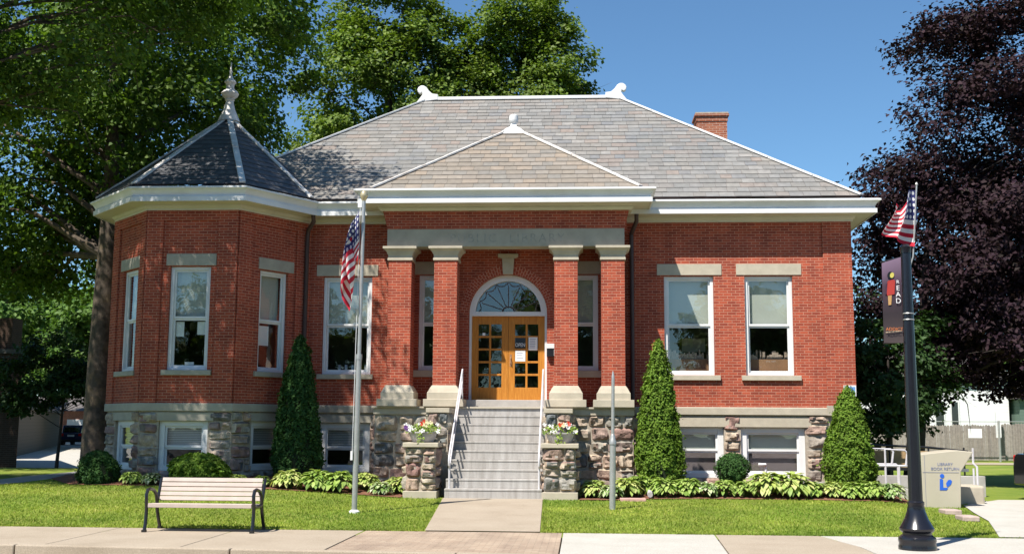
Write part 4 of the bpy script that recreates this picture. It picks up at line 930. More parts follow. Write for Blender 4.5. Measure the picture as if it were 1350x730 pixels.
card('paper_notice', FTF, 0.98, 1.2, 3.10, 3.17, -0.205, 'paper', 'small card standing on the sill of the turret front window', 'notice')
mbx = thing('mailbox', 'black and white wall box between the door and the porch column', 'mailbox', (-0.76, 27.95, 3.4))
mb = MB(FM); mb.box(-0.88, -0.62, 0.01, 0.12, 3.42, 3.62); mb.build('box', M['black'], mbx, bevel=.01); mb = MB(FM); mb.box(-0.89, -0.61, 0.01, 0.14, 3.622, 3.74); mb.box(-0.70, -0.615, 0.121, 0.127, 3.44, 3.60); mb.build('lid', M['white'], mbx, bevel=.01)
ws = thing('wall_sign', 'pale blue wall sign at the right brick corner above the cone shrub', 'sign', (6.5, 27.93, 2.4))
mb = MB(FM); mb.box(6.36, 6.66, 0.05, 0.07, 2.42, 2.74); mb.build('panel', M['white'], ws); mb = MB(FM); mb.box(6.385, 6.635, 0.071, 0.074, 2.43, 2.70); mb.build('blue_field', M['bluesign'], ws)
vp = MB(); vp.tube([(4.42, 27.85, 0.30), (4.42, 27.85, 0.78), (4.41, 27.80, 0.82), (4.30, 27.78, 0.82), (4.24, 27.78, 0.82)], 0.035, 10); tag(vp.build('vent_pipe', M['white'], smooth=True), 'white bent plastic vent pipe beside the round green bush', 'pipe')
de = MB(); de.tube([(1.55, 27.0, 0.42), (1.50, 25.6, 0.30), (1.47, 25.0, 0.24)], 0.06, 8); tag(de.build('drain_extension', M['bowl'], smooth=True), 'grey drain pipe end poking from hostas beside the narrow right cypress', 'drain pipe')
pv = MB(); pv.box(0.80, 1.35, 24.42, 24.72, 0.12, 0.19); tag(pv.build('edging_stone', plain('pink_paver', (0.45, 0.27, 0.23), .9), bevel=.01), 'flat pink paving stone at the corner of the right flower bed', 'stone')
for i, (x, y, s, lb) in enumerate([(7.20, 22.9, 1.0, 'pinkish edging block behind another on the lawn edge by driveway'), (7.03, 21.4, .95, 'pinkish edging block nearest the lamp on the driveway lawn edge')]):
    mb = MB(); mb.box(x - .16 * s, x + .16 * s, y - .2, y + .25, gz(x, y), gz(x, y) + .10); tag(mb.build('edging_stone', plain('edging', (0.40, 0.31, 0.27), .9, .2), bevel=.02), lb, 'stone')

# ------------------------------------------------------------------ planters
def planter(cx, cy, lab1, lab2, seed):
    z = 1.336; rr = random.Random(seed)
    mb = MB(); mb.lathe(cx, cy, [(0.19, z), (0.23, z + 0.015), (0.28, z + 0.10), (0.31, z + 0.20), (0.33, z + 0.205), (0.33, z + 0.235), (0.29, z + 0.235), (0.27, z + 0.20)], 24)
    tag(mb.build('planter_bowl', M['bowl'], smooth=True), lab1, 'planter', 'planters on the stair piers')
    t = thing('potted_flowers', lab2, 'flowers', (cx, cy, z + .2), 'flowers in the stair planters')
    P = []; Nn = []; S = []
    for _ in range(420):
        a = rr.uniform(0, 6.28); r = 0.34 * math.sqrt(rr.random()); h = rr.uniform(0, 1) * (0.26 - r * .4); P.append((cx + r * math.cos(a) * 1.15, cy + r * math.sin(a), z + .20 + h)); Nn.append((rr.gauss(0, 1), rr.gauss(-.3, 1), rr.gauss(.8, 1))); S.append(rr.uniform(.04, .08))
    for _ in range(60): P.append((cx + rr.gauss(-.03, .05), cy - .33 + rr.gauss(0, .03), z + rr.uniform(-.12, .22))); Nn.append((rr.gauss(0, 1), -1, rr.gauss(.3, 1))); S.append(rr.uniform(.04, .07))
    leaves('foliage', P, Nn, S, M['fl_green'], t)
    for nm, mt, k, sp in (('white_blossom', 'fl_white', 14, None), ('red_blossom', 'fl_red', 4, (0.0 if seed == 1 else .12, .27)), ('purple_blossom', 'fl_purple', 5, (-.33 if seed == 1 else .1, .14)), ('cream_blossom', 'fl_cream', 7, (.08, .24))):
        m2 = MB()
        for _ in range(k):
            if sp: x = cx + sp[0] + rr.gauss(0, .045); zz = z + .2 + sp[1] * .8 + rr.gauss(0, .03)
            else: x = cx + rr.uniform(-.38, .38); zz = z + .26 + rr.uniform(-.02, .15)
            y = cy - rr.uniform(.2, .34); rd = rr.uniform(.028, .045)
            for q in range(5):
                a = q * 1.2566 + rr.random(); m2.add([(x, y - .01, zz), (x + rd * math.cos(a - .5), y - .02, zz + rd * math.sin(a - .5)), (x + rd * 1.25 * math.cos(a), y - .012, zz + rd * 1.25 * math.sin(a)), (x + rd * math.cos(a + .5), y - .02, zz + rd * math.sin(a + .5))], [(0, 1, 2, 3)])
        m2.build(nm, M[mt], t, fixn=False)

# ------------------------------------------------------------------ foliage tools
def leaves(name, P, Nn, S, mat, parent, aspect=0.72, fold=0.18, kind=None):
    P = np.asarray(P, float); Nn = np.asarray(Nn, float); S = np.asarray(S, float); n = len(P)
    if parent is not None: P = P - np.array(WL.get(parent.name, (0, 0, 0)))
    rng = np.random.default_rng(n); Nn = Nn / (np.linalg.norm(Nn, axis=1)[:, None] + 1e-9)
    r = rng.normal(size=(n, 3)); a = np.cross(Nn, r); a /= np.linalg.norm(a, axis=1)[:, None] + 1e-9; b = np.cross(Nn, a)
    L = S[:, None]; W = L * aspect
    V = np.empty((n, 4, 3)); V[:, 0] = P - a * L * .5; V[:, 1] = P + b * W * .5 + a * L * .08 + Nn * L * fold; V[:, 2] = P + a * L * .5; V[:, 3] = P - b * W * .5 + a * L * .08 + Nn * L * fold
    me = bpy.data.meshes.new(name); me.vertices.add(4 * n); me.vertices.foreach_set('co', V.ravel())
    idx = (np.arange(n)[:, None] * 4 + np.array([0, 1, 2, 0, 2, 3])[None]).ravel()
    me.loops.add(6 * n); me.loops.foreach_set('vertex_index', idx); me.polygons.add(2 * n)
    me.polygons.foreach_set('loop_start', np.arange(0, 6 * n, 3)); me.polygons.foreach_set('loop_total', np.full(2 * n, 3)); me.update(); me.validate()
    me.materials.append(mat); o = bpy.data.objects.new(name, me); COL.objects.link(o)
    if parent is not None: o.parent = parent; WL[o.name] = WL.get(parent.name, (0, 0, 0))
    return o
planter(-3.53, 24.98, 'grey bowl planter on the left stone stair pier', 'red, purple and white flowers spilling from the left stair planter', 1)
planter(-0.49, 24.98, 'grey bowl planter on the right stone stair pier', 'mostly white flowers with one orange bloom in right stair planter', 2)

def tree(name, label, base, tr, env, ncl, rc, nleaf, lsize, lmat, bmat='bark', keep=None, seed=1, lean=(0, 0), fork=0.35, group='trees', limbs=40, sub=14, cat='tree', shell=0.35, mind=0.75, trunk_top=None, sig=0.24):
    """env = list of (center, radii, weight) ellipsoids of the crown"""
    rng = np.random.default_rng(seed); t = thing(name, label, cat, base, group)
    C = []; tries = 0; ws = np.array([e[2] for e in env], float); ws /= ws.sum()
    while len(C) < ncl and tries < ncl * 60:
        tries += 1; e = env[rng.choice(len(env), p=ws)]; v = rng.normal(size=3); v /= np.linalg.norm(v); r = (shell + (1 - shell) * rng.random()) ** 0.6
        p = np.array(e[0]) + v * np.array(e[1]) * r
        if keep is not None and not keep(*p): continue
        if any(np.sum((p - q) ** 2) < (rc * mind) ** 2 for q in C): continue
        C.append(p)
    C = np.array(C); cen = np.mean(C, 0)
    per = max(1, nleaf // (len(C) * sub)); Ps = []; Ns = []
    for c in C:
        rr = rc * rng.uniform(.75, 1.25)
        sv = rng.normal(size=(sub, 3)); sv /= np.linalg.norm(sv, axis=1)[:, None]; sc = c + sv * rr * np.array([1, 1, .7]) * rng.uniform(.45, 1.0, (sub, 1))
        k = rng.integers(int(per * .6), int(per * 1.4) + 1, sub)
        for s_, kk in zip(sc, k):
            g = rng.normal(size=(kk, 3)) * np.array([1, 1, .6]) * rr * sig; Ps.append(s_ + g)
            out = (s_ - cen); out = out / (np.linalg.norm(out) + 1e-6); out2 = (s_ - c) / (np.linalg.norm(s_ - c) + 1e-6)
            Ns.append(out * .5 + out2 * .4 + np.array([0, 0, .9]) + rng.normal(size=(kk, 3)) * .65)
    P = np.concatenate(Ps); Nn = np.concatenate(Ns)
    if keep is not None:
        k = np.array([keep(*p) for p in P]); P, Nn = P[k], Nn[k]
    leaves('crown', P, Nn, rng.uniform(.7, 1.3, len(P)) * lsize, lmat, t)
    mb = MB(); b = Vector(base); top = Vector(trunk_top) if trunk_top else Vector((cen[0] + lean[0], cen[1] + lean[1], cen[2] + (C[:, 2].max() - cen[2]) * .5))
    path = []; K = 9
    for i in range(K + 1):
        s = i / K; p = b.lerp(top, s); w = tr * (1 - s) * .6; path.append((p.x + math.sin(s * 5 + seed) * w * s, p.y + math.cos(s * 4 + seed) * w * s, p.z - (0.15 if i == 0 else 0)))
    rad = [tr * (1.45 if i == 0 else 1.0) * (1 - .88 * (i / K) ** 1.1) for i in range(K + 1)]
    if True:
        path.insert(1, tuple(Vector(path[0]).lerp(Vector(path[1]), .22))); rad.insert(1, tr * 1.08)
    mb.tube(path, rad, 14)
    order = rng.permutation(len(C))[:limbs]
    for i in order:
        c = Vector(C[i]); s = min(.95, max(fork, (c.z - b.z - (c - b).xy.length * .45) / max(.1, (top.z - b.z))))
        q = b.lerp(top, s); r0 = tr * (1 - .85 * s) * .42; mid = q.lerp(c, .5) + Vector((rng.normal() * .2, rng.normal() * .2, (c - q).length * .08))
        mb.tube([tuple(q), tuple(q.lerp(mid, .5)), tuple(mid), tuple(mid.lerp(c, .6)), tuple(c)], [r0, r0 * .8, r0 * .55, r0 * .3, r0 * .1], 6)
        for _ in range(3):
            e = c + Vector(rng.normal(size=3)) * rc * .6; mb.tube([tuple(mid.lerp(c, .5)), tuple(c.lerp(e, .4)), tuple(e)], [r0 * .25, r0 * .15, r0 * .05], 4)
    mb.build('trunk', M[bmat], t, smooth=True)
    return t
CAMP = Vector((0, 0, 1.7))
def px(x, y, z):                                     # picture coordinates of a point, used only to size crowns
    return None
GT = 'large trees around the library'
# shade maple behind the turret
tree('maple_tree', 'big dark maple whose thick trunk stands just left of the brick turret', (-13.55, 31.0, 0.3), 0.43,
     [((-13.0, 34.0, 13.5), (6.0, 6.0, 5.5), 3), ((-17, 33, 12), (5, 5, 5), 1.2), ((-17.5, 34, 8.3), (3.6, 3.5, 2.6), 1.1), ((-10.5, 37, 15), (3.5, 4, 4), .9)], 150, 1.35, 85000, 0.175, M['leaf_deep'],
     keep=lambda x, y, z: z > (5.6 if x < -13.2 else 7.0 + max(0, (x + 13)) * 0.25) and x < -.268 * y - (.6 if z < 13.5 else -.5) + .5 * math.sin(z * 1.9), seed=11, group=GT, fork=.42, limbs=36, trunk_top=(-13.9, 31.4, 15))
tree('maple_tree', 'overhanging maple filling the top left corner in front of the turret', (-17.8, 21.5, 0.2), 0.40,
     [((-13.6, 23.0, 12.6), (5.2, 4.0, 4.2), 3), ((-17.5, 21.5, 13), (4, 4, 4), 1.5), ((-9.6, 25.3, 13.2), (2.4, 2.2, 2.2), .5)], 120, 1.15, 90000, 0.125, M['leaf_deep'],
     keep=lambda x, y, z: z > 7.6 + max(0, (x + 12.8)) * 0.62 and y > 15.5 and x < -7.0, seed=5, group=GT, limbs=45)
tree('maple_tree', 'maple outside the frame shading the dark brick building at far left', (-25.5, 29, 0.1), 0.35,
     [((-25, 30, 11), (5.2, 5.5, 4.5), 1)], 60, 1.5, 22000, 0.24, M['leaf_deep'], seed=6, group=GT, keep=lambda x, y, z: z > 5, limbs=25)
# maples behind the roof
tree('maple_tree', 'tall sunlit maple behind the roof, left of the gap above the ridge', (-8.6, 50.5, 0.1), 0.42,
     [((-9.2, 50, 15.8), (3.4, 3.4, 5.2), 2), ((-7.0, 50, 14.5), (2.4, 2.6, 3.6), 1), ((-11.6, 50, 12.5), (1.8, 2.2, 3.6), .9), ((-9, 50, 20.5), (2.4, 2.4, 2.4), .8), ((-5.9, 50.5, 16.5), (1.6, 2, 3.2), .7), ((-5.6, 50.5, 18.8), (1.5, 1.6, 1.5), .45)], 108, 1.2, 78000, 0.20, M['leaf_maple'], seed=21, group=GT, keep=lambda x, y, z: z > 7)
tree('maple_tree', 'broad sunlit maple behind the right half of the roof ridge', (-2.4, 51.5, 0.1), 0.45,
     [((-2.6, 51, 16.2), (3.0, 3.2, 4.8), 2), ((-0.6, 51, 14.6), (1.9, 2.6, 3.6), 1.1), ((-4.4, 51, 14.5), (1.8, 2.4, 4.0), 1), ((-2.6, 51, 20.2), (2.1, 2.2, 1.8), .8)], 92, 1.15, 68000, 0.20, M['leaf_maple'], seed=22, group=GT, keep=lambda x, y, z: z > 7)
# purple maple
tree('purple_maple_tree', 'dark purple leaved maple towering over the right side behind the lamp post', (9.95, 35.0, 0.05), 0.30,
     [((13.5, 34.5, 9.6), (4.6, 4.6, 5.6), 3), ((10.9, 34.5, 6.3), (2.9, 3.2, 3.4), 1.6), ((17, 35, 9), (4, 4, 6), 1.5), ((14.2, 34.5, 14.2), (3.0, 3.0, 3.2), .9), ((13.8, 33.5, 4.6), (4.6, 3.4, 2.2), 1.5)], 190, 1.15, 150000, 0.15, M['leaf_purple'], 'bark_dark', seed=31, group=GT, fork=.3,
     keep=lambda x, y, z: z > 2.35 + 0.25 * math.sin(x * 1.7) + .15 * math.sin(x * 4.1), limbs=50, trunk_top=(10.7, 34.8, 8.5))
tree('green_maple_tree', 'low green leaved tree between right brick corner and lamp post', (8.7, 33.0, 0.1), 0.12,
     [((8.75, 32.6, 3.3), (1.5, 1.3, 2.3), 1)], 30, .6, 11000, 0.14, M['leaf_dark'], 'bark_dark', seed=32, group=GT, keep=lambda x, y, z: z > 1.1, limbs=14)
# far left
for i, (x, y, h, w, lb) in enumerate([(-40.5, 76, 13, 4.6, 'sunlit green tree far behind the brown chimney at left edge'), (-35.8, 80, 12.5, 4.4, 'tall sunlit tree far behind, centred above the garages'),
                                      (-31.8, 72, 10, 3.6, 'bright far tree just left of the thick maple trunk'), (-47, 84, 15, 6, 'far tree mostly outside the left edge of the picture'), (-29.5, 84, 13, 4, 'far tree seen in slivers behind the thick maple trunk')]):
    tree('background_tree', lb, (x, y, -0.1), 0.28, [((x, y, h * .62), (w, w, h * .42), 1)], 46, 1.35, 15000, 0.36, M['leaf_bright'], seed=40 + i, group='far trees beyond the garages', limbs=18, keep=lambda a, b, c: c > 4.4 - .4 * math.sin(a))
tree('small_tree', 'small dark layered tree on thin trunk before the garages at left', (-17.8, 37.5, 0.05), 0.065,
     [((-18.4, 37.4, 3.4), (1.6, 1.4, 0.55), 2), ((-17.0, 37.5, 2.9), (1.3, 1.2, .5), 1.6), ((-18.8, 37.5, 2.4), (1.1, 1.0, .35), 1), ((-17.9, 37.5, 4.2), (1.1, 1, .5), 1), ((-15.6, 37.4, 3.5), (1.3, 1, .4), .8)], 44, .5, 12000, 0.14, M['leaf_dark'], 'bark_dark', seed=50, group='small trees', limbs=26, fork=.35, mind=.55, trunk_top=(-17.6, 37.5, 4.2))
# trees standing behind the neighbours to close the horizon
for i, (x, y, w, h, lb) in enumerate([(6.2, 72, 4, 6.5, 'far green tree hidden behind the purple maple, left one'), (24, 96, 6, 9, 'far green tree beyond the white houses, left one'), (37, 98, 7, 10, 'far green tree beyond the white houses, right one')]):
    tree('background_tree', lb, (x, y, 0), 0.3, [((x, y, h * .6), (w, w * .8, h * .4), 1)], 34, 1.5, 9000, 0.4, M['leaf_bright'], seed=60 + i, group='far trees beyond the white houses', limbs=12)

# unseen trees added across the road to cut sky light; the panes mirror them
for i, (x, h) in enumerate([(-34, 11), (-22, 12), (-11, 10.5), (0, 12), (11, 11), (22, 12.5), (34, 11)]):
    tree('sky_blocker_tree', ['unseen tree added to block sky light,', 'unseen added sky-blocking tree'][0] + ' mirrored darkly in the library windows across the road, number %s from the west' % ['one', 'two', 'three', 'four', 'five', 'six', 'seven'][i], (x, -20, -.1), .25,
         [((x, -20, h * .58), (5.2, 3.6, h * .42), 1)], 34, 1.7, 6500, .62, M['leaf_maple'], seed=80 + i, group='added trees blocking sky light across the road', limbs=12)

# ------------------------------------------------------------------ shrubs
def shrub(name, label, cx, cy, z0, r, h, shape, mat, n=9000, ls=0.07, seed=1, group='clipped shrubs', cat='shrub'):
    t = thing(name, label, cat, (cx, cy, z0), group); rng = np.random.default_rng(seed)
    def rad(s, a):
        if shape == 'cone': v = (1 - s ** 1.25) ** .62 * (0.72 + .28 * min(1, (s + .02) * 6))
        elif shape == 'egg': v = math.sqrt(max(0, 1 - (max(0, s - .28) / .72) ** 2)) * (0.82 + .18 * min(1, s * 5)) if s > 2 else ((1 - (max(0, s - .22) / .78) ** 1.45) ** .72) * (.84 + .16 * min(1, s / .2))
        elif shape == 'dome': v = math.sqrt(max(0, 1 - (max(0, s - .25) / .75) ** 2.2)) * (0.88 + .12 * min(1, s / .25))
        else: v = math.sqrt(max(0, 1 - (2 * s - 1) ** 2))
        return r * max(.02, v) * (1 + .07 * math.sin(3 * a + seed + s * 5) + .04 * math.sin(7 * a + s * 11 + seed))
    P = []; Nn = []; S = []
    while len(P) < n:
        s = rng.random(); a = rng.uniform(0, 2 * math.pi); R0 = rad(s, a)
        if rng.random() > R0 / r + .04: continue
        q = 1 - abs(rng.normal(0, .10)); lump = .05 * noise.noise(Vector((math.cos(a) * 4, math.sin(a) * 4, s * h * 4 + seed))) + .035 * noise.noise(Vector((math.cos(a) * 9, math.sin(a) * 9, s * h * 9 + seed)))
        rr = R0 * q + lump * 1.6 + (rng.random() > .97) * rng.uniform(.0, .09)
        P.append((cx + rr * math.cos(a), cy + rr * math.sin(a), z0 + s * h + rng.normal(0, .012)))
        Nn.append((math.cos(a) + rng.normal(0, .7), math.sin(a) + rng.normal(0, .7), .35 + rng.normal(0, .5) + s)); S.append(ls * rng.uniform(.6, 1.3))
    leaves('foliage', P, Nn, S, mat, t, aspect=.6)
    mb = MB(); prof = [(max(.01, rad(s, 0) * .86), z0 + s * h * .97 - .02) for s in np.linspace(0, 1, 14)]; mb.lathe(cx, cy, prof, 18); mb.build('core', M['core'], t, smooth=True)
    return t
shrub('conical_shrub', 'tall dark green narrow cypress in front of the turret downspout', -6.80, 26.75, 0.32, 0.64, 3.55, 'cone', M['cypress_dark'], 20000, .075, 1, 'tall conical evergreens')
shrub('conical_shrub', 'tall bright green cypress between the porch and the first right window', 1.80, 26.65, 0.30, 0.60, 3.45, 'cone', M['cypress'], 18000, .07, 2, 'tall conical evergreens')
shrub('conical_shrub', 'broad green cone shrub at the right corner of the library', 6.13, 26.55, 0.25, 0.57, 2.42, 'egg', M['cypress'], 18000, .07, 3, 'tall conical evergreens')
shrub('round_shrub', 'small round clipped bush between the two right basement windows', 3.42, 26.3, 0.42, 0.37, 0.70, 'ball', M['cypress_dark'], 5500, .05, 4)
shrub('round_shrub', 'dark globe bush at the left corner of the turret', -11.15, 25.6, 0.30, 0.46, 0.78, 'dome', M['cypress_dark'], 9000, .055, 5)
shrub('spreading_shrub', 'low loose green bush under the turret front window', -8.72, 25.45, 0.38, 0.68, 0.66, 'dome', M['cypress'], 7000, .09, 6)

# hostas
def hosta(name, label, x, y, s, mat, seed, n=170, group='hostas in the flower beds'):
    rr = random.Random(seed); z = gz(x, y) + .02; t = thing(name, label, 'plant', (x, y, z), group); mb = MB(); ms = MB()
    for i in range(n):
        a = rr.uniform(0, 2 * math.pi); k = (i + .5) / n; th = (.10 + 1.25 * k ** .8) + rr.uniform(-.12, .12)
        rx = s * .36 * math.sin(th) * rr.uniform(.85, 1.1); hz = s * (.10 + .34 * math.cos(th) * rr.uniform(.85, 1.1))
        L = s * rr.uniform(.16, .27); W = L * rr.uniform(.42, .60); dr = th * .75 - .55 + rr.uniform(-.15, .15)
        ca, sa = math.cos(a), math.sin(a); pts = []; pr = 0; zz = 0
        tw = rr.uniform(-.5, .5); da, ds = math.cos(a + tw), math.sin(a + tw)
        for j in range(5):
            q = j / 4; ang = -dr - q * .9 + .25
            if j: pr += L / 4 * math.cos(ang); zz += L / 4 * math.sin(ang)
            w = W * math.sin(math.pi * min(1, q * .80 + .15)) * (1 if j < 4 else .1)
            cxx, cyy, cz = x + ca * rx + da * pr, y + sa * rx + ds * pr, max(z + .01, z + hz + zz)
            pts += [(cxx - ds * w / 2, cyy + da * w / 2, cz + w * .14), (cxx, cyy, cz), (cxx + ds * w / 2, cyy - da * w / 2, cz + w * .14)]
        fs = []
        for j in range(4):
            b = j * 3; fs += [(b, b + 1, b + 4, b + 3), (b + 1, b + 2, b + 5, b + 4)]
        mb.add(pts, fs)
        ms.tube([(x + ca * .03, y + sa * .03, z - .02), (x + ca * rx * .6, y + sa * rx * .6, z + hz * .7), (x + ca * rx, y + sa * rx, z + hz)], .004 * s, 4)
    mb.build('leaf_rosette', M[mat], t, smooth=True, fixn=False); ms.build('stem', M['stem'], t, fixn=False)
HL = [(-6.62, 25.35, .85, 'hosta_y', 'bright yellow green hosta at the foot of the left cypress'), (-5.95, 25.25, .95, 'hosta_g', 'light green hosta between the yellow clump and flagpole, left of pair'), (-5.45, 25.2, .95, 'hosta_g', 'light green hosta close left of the flagpole'),
      (-4.95, 25.7, .80, 'hosta_y', 'yellow green hosta just right of the flagpole against the stone porch'), (-4.45, 25.0, .60, 'hosta_v', 'small white edged hosta low in front of the porch stone'), (-4.15, 25.45, .75, 'hosta_y', 'yellow hosta tucked against the left stair pier'),
      (-10.25, 25.35, .6, 'hosta_g', 'shaded hosta right of the dark globe bush'), (-9.75, 25.3, .55, 'hosta_v', 'shaded white edged hosta left of the low loose bush'), (-7.75, 25.25, .55, 'hosta_y', 'small yellowish hosta behind the bench, right of the loose bush'), (-7.25, 25.4, .5, 'hosta_g', 'small dark hosta between loose bush and left cypress'),
      (0.25, 25.2, .78, 'hosta_y', 'yellow hosta right of the right stair pier'), (0.62, 24.95, .62, 'hosta_v', 'cream edged hosta low in front, left of the metal post'), (0.95, 25.35, .85, 'hosta_y', 'bright yellow hosta just right of the metal post'), (1.30, 25.75, .85, 'hosta_g', 'light hosta at the left foot of the narrow right cypress'),
      (1.80, 25.5, .85, 'hosta_g', 'fresh green hosta directly below the narrow right cypress'), (2.35, 25.6, .8, 'hosta_g', 'green hosta right of the narrow right cypress'), (2.75, 25.5, .68, 'hosta_v', 'pale variegated hosta below the first right basement window'), (3.15, 25.6, .75, 'hosta_g', 'green hosta in front left of the small round bush'),
      (3.60, 25.55, .72, 'hosta_g', 'green hosta directly in front of the small round bush'), (4.08, 25.6, 1.12, 'hosta_y', 'largest yellow hosta, left of pair under the second basement window'), (4.62, 25.55, 1.12, 'hosta_y', 'largest yellow hosta, right of pair under the second basement window'), (5.10, 25.6, .7, 'hosta_g', 'green hosta right of the big yellow pair'),
      (5.52, 25.6, .7, 'hosta_y', 'small yellow hosta left of the broad cone shrub'), (5.92, 25.45, .75, 'hosta_g', 'green hosta at the left foot of the broad cone shrub'), (6.32, 25.45, .78, 'hosta_g', 'light green hosta centred below the broad cone shrub'), (6.75, 25.5, .78, 'hosta_v', 'pale edged hosta at the right end of the bed')]
for i, (x, y, s, m, lb) in enumerate(HL): hosta('hosta', lb, x, y, s * .93, m, 100 + i)

# ------------------------------------------------------------------ flags
def flag_mat():
    m, n, l, b = newmat('stars_and_stripes'); uv = n.new('ShaderNodeUVMap'); uv.uv_map = 'UVMap'; sp = n.new('ShaderNodeSeparateXYZ'); l.new(uv.outputs[0], sp.inputs[0])
    def mt(op, a, b_=None, c=None):
        q = n.new('ShaderNodeMath'); q.operation = op
        for i, v in enumerate((a, b_, c)):
            if v is None: continue
            if isinstance(v, (int, float)): q.inputs[i].default_value = v
            else: l.new(v, q.inputs[i])
        return q.outputs[0]
    U, V = sp.outputs[0], sp.outputs[1]
    st = mt('FLOOR', mt('MULTIPLY', V, 13)); odd = mt('MODULO', st, 2.0)          # 0 = red
    canton = mt('MULTIPLY', mt('LESS_THAN', U, 0.4), mt('GREATER_THAN', V, 6 / 13))
    su = mt('SUBTRACT', mt('FRACT', mt('MULTIPLY', U, 6 / 0.4)), .5); vv = mt('MULTIPLY', mt('SUBTRACT', V, 6 / 13), 5 * 13 / 7); sv = mt('SUBTRACT', mt('FRACT', vv), .5)
    star = mt('LESS_THAN', mt('ADD', mt('MULTIPLY', su, su), mt('MULTIPLY', sv, sv)), .085)
    c = mixc(n, l, odd, (0.50, 0.012, 0.035), (0.80, 0.78, 0.76)); bl = mixc(n, l, star, (0.035, 0.04, 0.16), (0.8, 0.8, 0.8)); c = mixc(n, l, canton, c, bl)
    l.new(c, b.inputs['Base Color']); b.inputs['Roughness'].default_value = .8
    ts = n.new('ShaderNodeBsdfTranslucent'); l.new(c, ts.inputs[0]); mx = n.new('ShaderNodeMixShader'); mx.inputs[0].default_value = .3; l.new(b.outputs[0], mx.inputs[1]); l.new(ts.outputs[0], mx.inputs[2]); l.new(mx.outputs[0], n['Material Output'].inputs[0])
    return m
FLM = flag_mat()
def cloth(name, fn, nu, nv, mat, parent=None):
    vs = []; uvs = []; fs = []
    for j in range(nv + 1):
        for i in range(nu + 1): u, v = i / nu, j / nv; vs.append(fn(u, v)); uvs.append((u, v))
    for j in range(nv):
        for i in range(nu): a = j * (nu + 1) + i; fs.append((a, a + 1, a + nu + 2, a + nu + 1))
    w = WL.get(parent.name, (0, 0, 0)) if parent else (0, 0, 0)
    me = bpy.data.meshes.new(name); me.from_pydata([(p[0] - w[0], p[1] - w[1], p[2] - w[2]) for p in vs], [], fs); ul = me.uv_layers.new(name='UVMap')
    for lp in me.loops: ul.data[lp.index].uv = uvs[lp.vertex_index]
    me.polygons.foreach_set('use_smooth', [True] * len(fs)); me.materials.append(mat); o = bpy.data.objects.new(name, me); COL.objects.link(o)
    if parent: o.parent = parent
    return o
# flagpole
FX, FY = -4.287, 21.28
fp = thing('flagpole', 'tall slim grey metal flagpole with a pale ball on top in the left lawn', 'flagpole', (FX, FY, 0.08))
def lean(z): return FX + 0.043 * z / 6.1
mb = MB(); mb.tube([(lean(0), FY, 0.05), (lean(3.0), FY, 3.0)], 0.052, 14); mb.tube([(lean(3.0), FY, 3.0), (lean(6.03), FY, 6.03)], 0.037, 14); mb.tube([(lean(2.98), FY, 2.95), (lean(3.02), FY, 3.05)], 0.060, 14); mb.build('pole', M['steel'], fp, smooth=True)
mb = MB(); mb.lathe(lean(6.1), FY, [(0.03, 6.0), (0.035, 6.04), (0.055, 6.07), (0.075, 6.12), (0.078, 6.16), (0.06, 6.21), (0.02, 6.235)], 16); mb.build('ball', M['gold'], fp, smooth=True)
mb = MB(); mb.lathe(FX, FY, [(0.10, 0.06), (0.10, 0.10), (0.06, 0.13)], 16); mb.build('base_collar', M['white'], fp, smooth=True)
mb = MB(); mb.tube([(lean(5.9) - .06, FY - .02, 5.95), (FX - .055, FY - .06, 1.1)], 0.006, 5); mb.box(FX - .085, FX - .045, FY - .075, FY - .03, 1.05, 1.22); mb.box(lean(5.9) - .11, lean(5.9) - .03, FY - .03, FY + .03, 5.90, 5.99); mb.build('halyard', M['white'], fp)
def flag1(u, v):                                   # limp flag: hoist on the pole, fly hangs down in folds
    s = u * 1.5; h0 = 5.80 - (1 - v) * 0.92
    drop = s * (0.60 + .08 * (1 - v)); out = 0.06 + 0.30 * (1 - math.exp(-s * 2.3)) * (0.55 + .45 * (1 - v)) * (1 - .25 * u)
    fold = 0.13 * math.sin(u * 9.5 + v * 2.6) * min(1, u * 3) + .05 * math.sin(u * 21 + v * 5)
    return (lean(h0) - out + .10 * math.sin(u * 7.0 + v * 4.0) * min(1, u * 2.5), FY - .06 + fold - .04, h0 - drop + .03 * math.sin(v * 9 + u * 3))
tag(cloth('flag', flag1, 48, 30, FLM), 'limp stars and stripes flag hanging on the lawn flagpole', 'flag', 'american flags')
# steel post
mb = MB(); po = thing('metal_post', 'short grey two stage metal post standing in the right lawn', 'post', (0.594, 22.55, 0.09))
mb.tube([(0.585, 22.55, 0.02), (0.600, 22.55, 1.40)], 0.062, 14); mb.build('lower_sleeve', M['steel'], po, smooth=True)
mb = MB(); mb.lathe(0.60, 22.55, [(0.075, 1.36), (0.075, 1.42), (0.055, 1.46), (0.05, 1.52), (0.035, 1.56)], 14); mb.tube([(0.60, 22.55, 1.5), (0.612, 22.55, 2.62)], 0.033, 12); mb.lathe(0.613, 22.55, [(0.033, 2.61), (0.03, 2.70), (0.008, 2.80)], 12); mb.build('upper_pipe', M['steel'], po, smooth=True)

